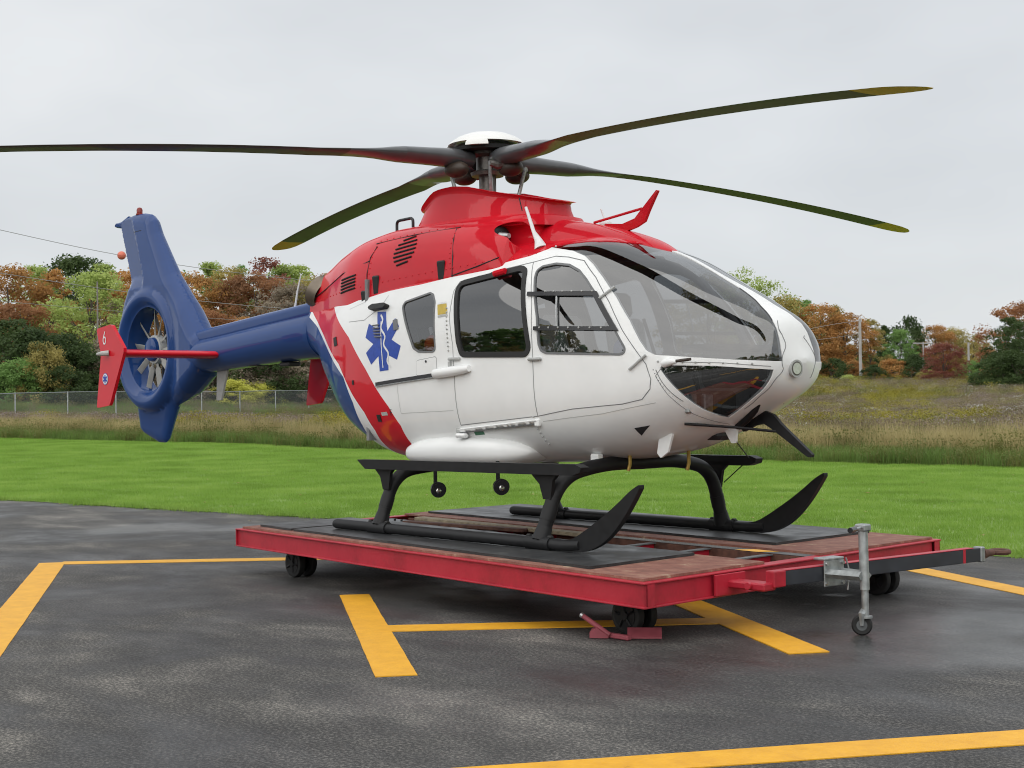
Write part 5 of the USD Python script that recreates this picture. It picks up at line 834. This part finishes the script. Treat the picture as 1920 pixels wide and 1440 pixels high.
LT = [  # left tree line, back row then front row: x, top y, distance, shape, colour, what sets it apart
 (8, 494, 118, 'broad', 'orange-brown', 'at the left end of the tree line'), (62, 492, 124, 'oval', 'yellow-green', 'second from the left end, rising above its neighbours'), (100, 500, 121, 'tall', 'orange-brown', 'left of the big pale green tree'),
 (148, 476, 130, 'broad', 'dark green', 'its round top standing highest, left of the orange wire ball'), (176, 505, 112, 'broad', 'yellow-green', 'big and pale, left of the tail fin'), (205, 487, 128, 'oval', 'yellow-green', 'behind the orange wire ball'), (246, 505, 122, 'broad', 'orange-brown', 'partly hidden by the tail fin'),
 (318, 495, 130, 'oval', 'mid green', 'showing just right of the tail fin'), (350, 508, 116, 'broad', 'orange-brown', 'right of the tail fin, below the upper wire'), (398, 486, 128, 'tall', 'yellow-green', 'tall, with feathery top, second right of the tail fin'), (432, 494, 120, 'oval', 'olive-gold', 'over the middle of the tail boom'),
 (452, 490, 131, 'tall', 'mid green', 'over the tail boom, behind the gold one'), (478, 505, 117, 'broad', 'rust-brown', 'dark, over the tail boom'), (500, 470, 124, 'airy', 'crimson', 'thin and nearly bare, top just left of the drooping rotor tip'), (530, 490, 129, 'tall', 'yellow-green', 'below the drooping rotor tip'), (545, 525, 115, 'broad', 'grey-brown', 'dull, left of the thin white whip antenna'),
 (572, 490, 130, 'oval', 'yellow-green', 'right of the drooping rotor tip'), (596, 515, 116, 'broad', 'olive-gold', 'touching the exhaust pipes'), (640, 500, 128, 'broad', 'rust-brown', 'half hidden behind the engine cowling'),
 (40, 560, 110, 'broad', 'rust-brown', 'low, in front at the left end'), (225, 560, 110, 'airy', 'grey-brown', 'thin, behind the tail fan housing'), (405, 575, 111, 'broad', 'rust-brown', 'low and dark, right of the tail fin'), (455, 590, 110, 'oval', 'orange-brown', 'low, above the middle of the tail boom'), (510, 560, 111, 'airy', 'grey-brown', 'bare-looking, above the boom'), (565, 580, 111, 'broad', 'rust-brown', 'low, beside the exhaust')]
for x, y, D, sh, c, w in LT: tree('deciduous_tree', sh, c, x, 738, y, D, f'{c} tree, {w}', group='trees of the left-hand tree line', wide=1.15)
LBsh = [(15, 590, 101, 'dark green', 'at the left edge of the picture'), (55, 608, 99, 'dark green', 'just left of the small golden bush'), (84, 632, 96, 'olive-gold', 'small, standing among dark green ones left of the fin plate'), (112, 618, 100, 'dark green', 'right behind the small golden bush'), (150, 640, 99, 'dark green', 'left of the red fin plate'), (35, 665, 96, 'mid green', 'low, in front at the left edge'), (125, 680, 95, 'dark green', 'low, right by the fence, left of the fin plate'),
 (200, 632, 102, 'grey-brown', 'behind the red fin plate'), (250, 660, 102, 'grey-brown', 'behind the tail fan'), (330, 640, 104, 'grey-brown', 'behind the tail boom joint of the fin'), (400, 660, 104, 'dark green', 'below the tail boom at its rear end'), (455, 655, 105, 'grey-brown', 'below the middle of the tail boom'), (440, 706, 102, 'bright yellow', 'low and wide below the tail boom, behind the pale antenna'), (480, 712, 103, 'bright yellow', 'low, right of the pale antenna'), (520, 655, 105, 'dark green', 'below the tail boom, left of the far red plate'), (560, 650, 106, 'grey-brown', 'behind the far red plate'), (610, 660, 107, 'dark green', 'right of the far red plate'), (660, 650, 108, 'dark green', 'hidden behind the rear doors')]
for x, y, D, c, w in LBsh: tree('shrub', 'bush', c, x, 738, y, D, f'{c} bush, {w}', 'bush', 'bushes at the foot of the left tree line', wide=(.8 if c == 'olive-gold' else 1.25) if y < 700 else 1.7)
RT_ = [(1330, 510, 150, 'broad', 'olive-gold', 'hidden behind the windscreen'), (1392, 494, 148, 'airy', 'yellow-green', 'thin and pale, its top the highest behind the windscreen'), (1440, 512, 152, 'airy', 'yellow-green', 'thin, above the nose windscreen'), (1476, 552, 150, 'broad', 'olive-gold', 'above the white nose'), (1505, 556, 158, 'oval', 'mid green', 'with a pointed top right of the windscreen'), (1535, 568, 148, 'broad', 'orange-brown', 'just right of the nose'), (1568, 566, 160, 'cone', 'olive-gold', 'pointed, left of the grey pole'), (1588, 585, 150, 'broad', 'orange-brown', 'large, left of the grey pole'),
 (1632, 594, 152, 'oval', 'olive-gold', 'right of the grey pole'), (1660, 606, 160, 'cone', 'dark green', 'narrow and pointed, third right of the grey pole'), (1702, 586, 168, 'bush', 'dark green', 'big round crown standing highest right of the grey pole'), (1688, 612, 158, 'oval', 'mid green', 'in front of the big dark round one'), (1752, 608, 170, 'broad', 'orange-brown', 'behind the crimson tree'), (1790, 612, 172, 'broad', 'olive-gold', 'right behind the crimson tree'), (1826, 624, 168, 'broad', 'olive-gold', 'left of the small far poles'), (1850, 640, 172, 'oval', 'olive-gold', 'lowest, beside the gap of sky at right'),
 (1770, 640, 128, 'broad', 'crimson', 'standing alone in front of the field edge'), (1912, 562, 122, 'broad', 'rust-brown', 'its brown top rising at the right edge'), (1892, 590, 118, 'oval', 'dark green', 'tall, at the right edge of the picture'), (1925, 600, 112, 'broad', 'dark green', 'cut off by the right edge')]
for x, y, D, sh, c, w in RT_: tree('deciduous_tree', sh, c, x, 714, y, D, f'{c} tree, {w}', group='trees beyond the right-hand field', wide=.62 if sh == 'bush' else 1.2 if c != 'crimson' else 1.35)
RBs = [(1560, 668, 140, 'dark green', 'left of the grey pole'), (1525, 660, 142, 'orange-brown', 'beside the nose'), (1600, 672, 142, 'orange-brown', 'just left of the grey pole'), (1640, 680, 138, 'dark green', 'right of the grey pole'), (1675, 668, 140, 'orange-brown', 'above the yellow frame'), (1712, 660, 140, 'dark green', 'left of the crimson tree'), (1738, 690, 134, 'olive-gold', 'at the left foot of the crimson tree'), (1822, 672, 138, 'mid green', 'right of the crimson tree'), (1845, 690, 134, 'dark green', 'low, right of the crimson tree'), (1880, 655, 112, 'dark green', 'big and dark, in front at the right edge'), (1906, 650, 110, 'dark green', 'biggest, at the right edge'), (1590, 700, 136, 'yellow-green', 'small, behind the chain-link fence'), (1545, 640, 168, 'olive-gold', 'tall, behind the orange tree at the nose'), (1605, 650, 170, 'mid green', 'showing low between the trunks behind the grey pole'), (1650, 655, 170, 'dark green', 'filling the gap right of the grey pole'), (1725, 650, 172, 'mid green', 'behind the cross-arm pole'), (1800, 655, 172, 'olive-gold', 'behind the short pale pole'), (1852, 668, 165, 'olive-gold', 'at the gap of sky near the right edge')]
for x, y, D, c, w in RBs: tree('shrub', 'bush', c, x, 716, y, D, f'{c} bush, {w}', 'bush', 'bushes beyond the right-hand field', wide=1.3)
# woods behind the camera that the panes and the paint mirror
wm_, wc_ = crown(77, 10, 3.6, .8, 90, 40, .26, 'round'); wp = []
for a in np.radians(np.arange(-150, 60, 4.2)): d_ = rng.uniform(75, 95); wp.append((CAM[0] + d_ * math.cos(a), CAM[1] + d_ * math.sin(a), 0))
wp = np.array(wp); instancer('far_wood', [('wood_crown', wm_, 'leaf_mid_green'), ('wood_crown_b', wm_, 'leaf_olive_gold')], wp, rng.integers(0, 2, len(wp)), rng.random(len(wp)) * 6.28, rng.uniform(1.2, 1.9, len(wp)), 'distant wood on the near side of the airfield', 'wood')
# ---- chain-link fences, poles, wires
mat('chain_link', {'tc': ('texture_coordinate', {}), 't': ('transparent_bsdf', {'color': (1, 1, 1)}), 'p': ('principled_bsdf', {'base_color': (.30, .31, .31), 'roughness': .5, 'metallic': .4}), 'm': ('mix_closure', {'fac': .10})}, [('t.BSDF', 'm.closure1'), ('p.BSDF', 'm.closure2')], surface='m.closure')
plain('pole_wood', (.36, .35, .33), .85, var=.15, scale=2); plain('safety_yellow', (.55, .48, .03), .5)
def fence(pts, h, label, r=.038):
    p0 = pts[0]; F = thing('chain_link_fence', label, 'fence', (p0[0], p0[1], float(hgt(p0[0], p0[1]))))
    P = [np.array([x, y, float(hgt(x, y))]) for x, y in pts]
    for q in P: part(F, 'post', cyl(q - [0, 0, .2], q + [0, 0, h + .04], r, 8), 'galvanised')
    part(F, 'top_rail', tube([q + [0, 0, h] for q in P], .026, 6), 'galvanised')
    v = np.vstack([[q + [0, 0, .05], q + [0, 0, h]] for q in P]); n = len(P); part(F, 'mesh_panel', trimesh.Trimesh(v, np.vstack([[2 * i, 2 * i + 2, 2 * i + 3] for i in range(n - 1)] + [[2 * i, 2 * i + 3, 2 * i + 1] for i in range(n - 1)]), process=False), 'chain_link', smooth=False)
a_, b_ = at(86, 782, 80)[:2], at(621, 768, 100)[:2]; fence([tuple(a_ + (b_ - a_) * t) for t in np.linspace(-.36, 1.18, 12)], 1.66, 'long grey chain-link fence across the left field below the trees')
fence([tuple(at(x, 714, 150)[:2]) for x in (1545, 1560, 1577, 1593, 1609)], 1.5, 'grey chain-link fence left of the grey pole at the far field edge'); fence([tuple(at(x, 714, 146)[:2]) for x in (1678, 1688, 1699, 1709, 1720, 1731, 1745, 1757)], 1.45, 'grey chain-link fence between the yellow frame and the crimson tree')
gp_ = at(1603, 714, 143); gq = at(1637, 714, 143); G = thing('pipe_gate', 'pale pipe gate at the foot of the grey pole', 'gate', (gp_[0], gp_[1], float(hgt(gp_[0], gp_[1]))))
for q in (gp_, gq): z_ = float(hgt(q[0], q[1])); part(G, 'post', cyl((q[0], q[1], z_ - .1), (q[0], q[1], z_ + 1.35), .05, 8), 'pole_wood')
for hh in (.9, 1.25): part(G, 'gate_rail', tube([(gp_[0], gp_[1], float(hgt(*gp_[:2])) + hh), (gq[0], gq[1], float(hgt(*gq[:2])) + hh)], .035, 6), 'pole_wood')
yb = at(1664, 714, 142); yc = at(1672, 714, 142); zz = float(hgt(yb[0], yb[1])); Y = thing('yellow_frame', 'small yellow pipe frame with box beside the far fence', 'pipe frame', (yb[0], yb[1], zz))
for q, hh in ((yb, 1.7), (yc, 1.9)): part(Y, 'post', cyl((q[0], q[1], zz - .1), (q[0], q[1], zz + hh), .06, 8), 'safety_yellow')
part(Y, 'cross_rail', tube([(yb[0], yb[1], zz + 1.65), (yc[0], yc[1], zz + 1.85)], .05, 6), 'safety_yellow'); part(Y, 'box', box((yc[0] - .22, yc[1] - .2, zz + 1.35), (yc[0] + .1, yc[1] + .1, zz + 1.75), .02), 'dark_plastic')
def pole(x, yt, D, r, label, arm=0.0, lk='pole_wood'):
    p = at(x, 714, D); t = at(x, yt, D); z0 = float(hgt(p[0], p[1])); Q = thing('utility_pole', label, 'pole', (p[0], p[1], z0)); part(Q, 'shaft', tube([(p[0], p[1], z0 - .3), (p[0], p[1], t[2])], [r, r * .72], 12), lk)
    if arm: part(Q, 'cross_arm', tube([np.array([p[0], p[1], t[2] - .15]) - RT * arm, np.array([p[0], p[1], t[2] - .15]) + RT * arm], .06, 4), lk)
    return np.array([p[0], p[1], t[2]])
pa = pole(1614, 598, 140, .17, 'tall weathered grey pole at the far edge of the right field'); pb = pole(1732, 641, 150, .10, 'thin grey pole with a cross arm behind the crimson tree', 1.0); pc = pole(1817, 642, 150, .14, 'short pale pole right of the crimson tree'); pd = pole(1841, 660, 156, .07, 'thinnest far pole, just left of the dark bushes at right'); pe = pole(184, 528, 104, .07, 'slim pale pole among the trees left of the tail fin', 0, 'pale_bark')
def wire(pts, D0, D1, label, r=.022, lk='wire_grey'):
    xs_ = np.linspace(pts[0][0], pts[-1][0], 24); ys_ = PchipInterpolator([p[0] for p in pts], [p[1] for p in pts])(xs_); P = [at(x, y, D0 + (D1 - D0) * k / 23) for k, (x, y) in enumerate(zip(xs_, ys_))]; part(None, 'overhead_wire', tube(P, r, 5), lk, label=label, cat='wire', smooth=True); return P
wire([(-120, 402), (0, 431), (228, 479), (400, 506), (590, 527), (760, 541)], 72, 92, 'uppermost overhead wire, the one with the orange ball', .016); wire([(-120, 492), (0, 512), (250, 549), (420, 569), (600, 583), (760, 592)], 73, 93, 'second overhead wire, crossing the left trees at mid height', .017); wire([(-120, 556), (0, 565), (230, 584), (450, 600), (600, 606), (760, 612)], 74, 94, 'lowest overhead wire on the left, in front of the trees', .011)
wire([(1500, 621), (1541, 612), (1614, 601)], 138, 140, 'upper overhead wire running left from the tall grey pole', .02); wire([(1500, 640), (1541, 636), (1614, 625)], 138, 140, 'lower overhead wire running left from the tall grey pole', .016)
bp = at(228, 479, 72 + 20 * (348 / 880)); B = thing('wire_marker_ball', 'orange marker ball on the upper wire beside the tail fin', 'marker ball', bp); part(B, 'ball', ellipsoid(bp, (.23, .23, .23), 3), 'orange_ball', smooth=True); part(B, 'seam_band', revolve([(.228, -.015), (.236, -.012), (.236, .012), (.228, .015)], bp, n=32), 'orange_ball')
# small things on the ground
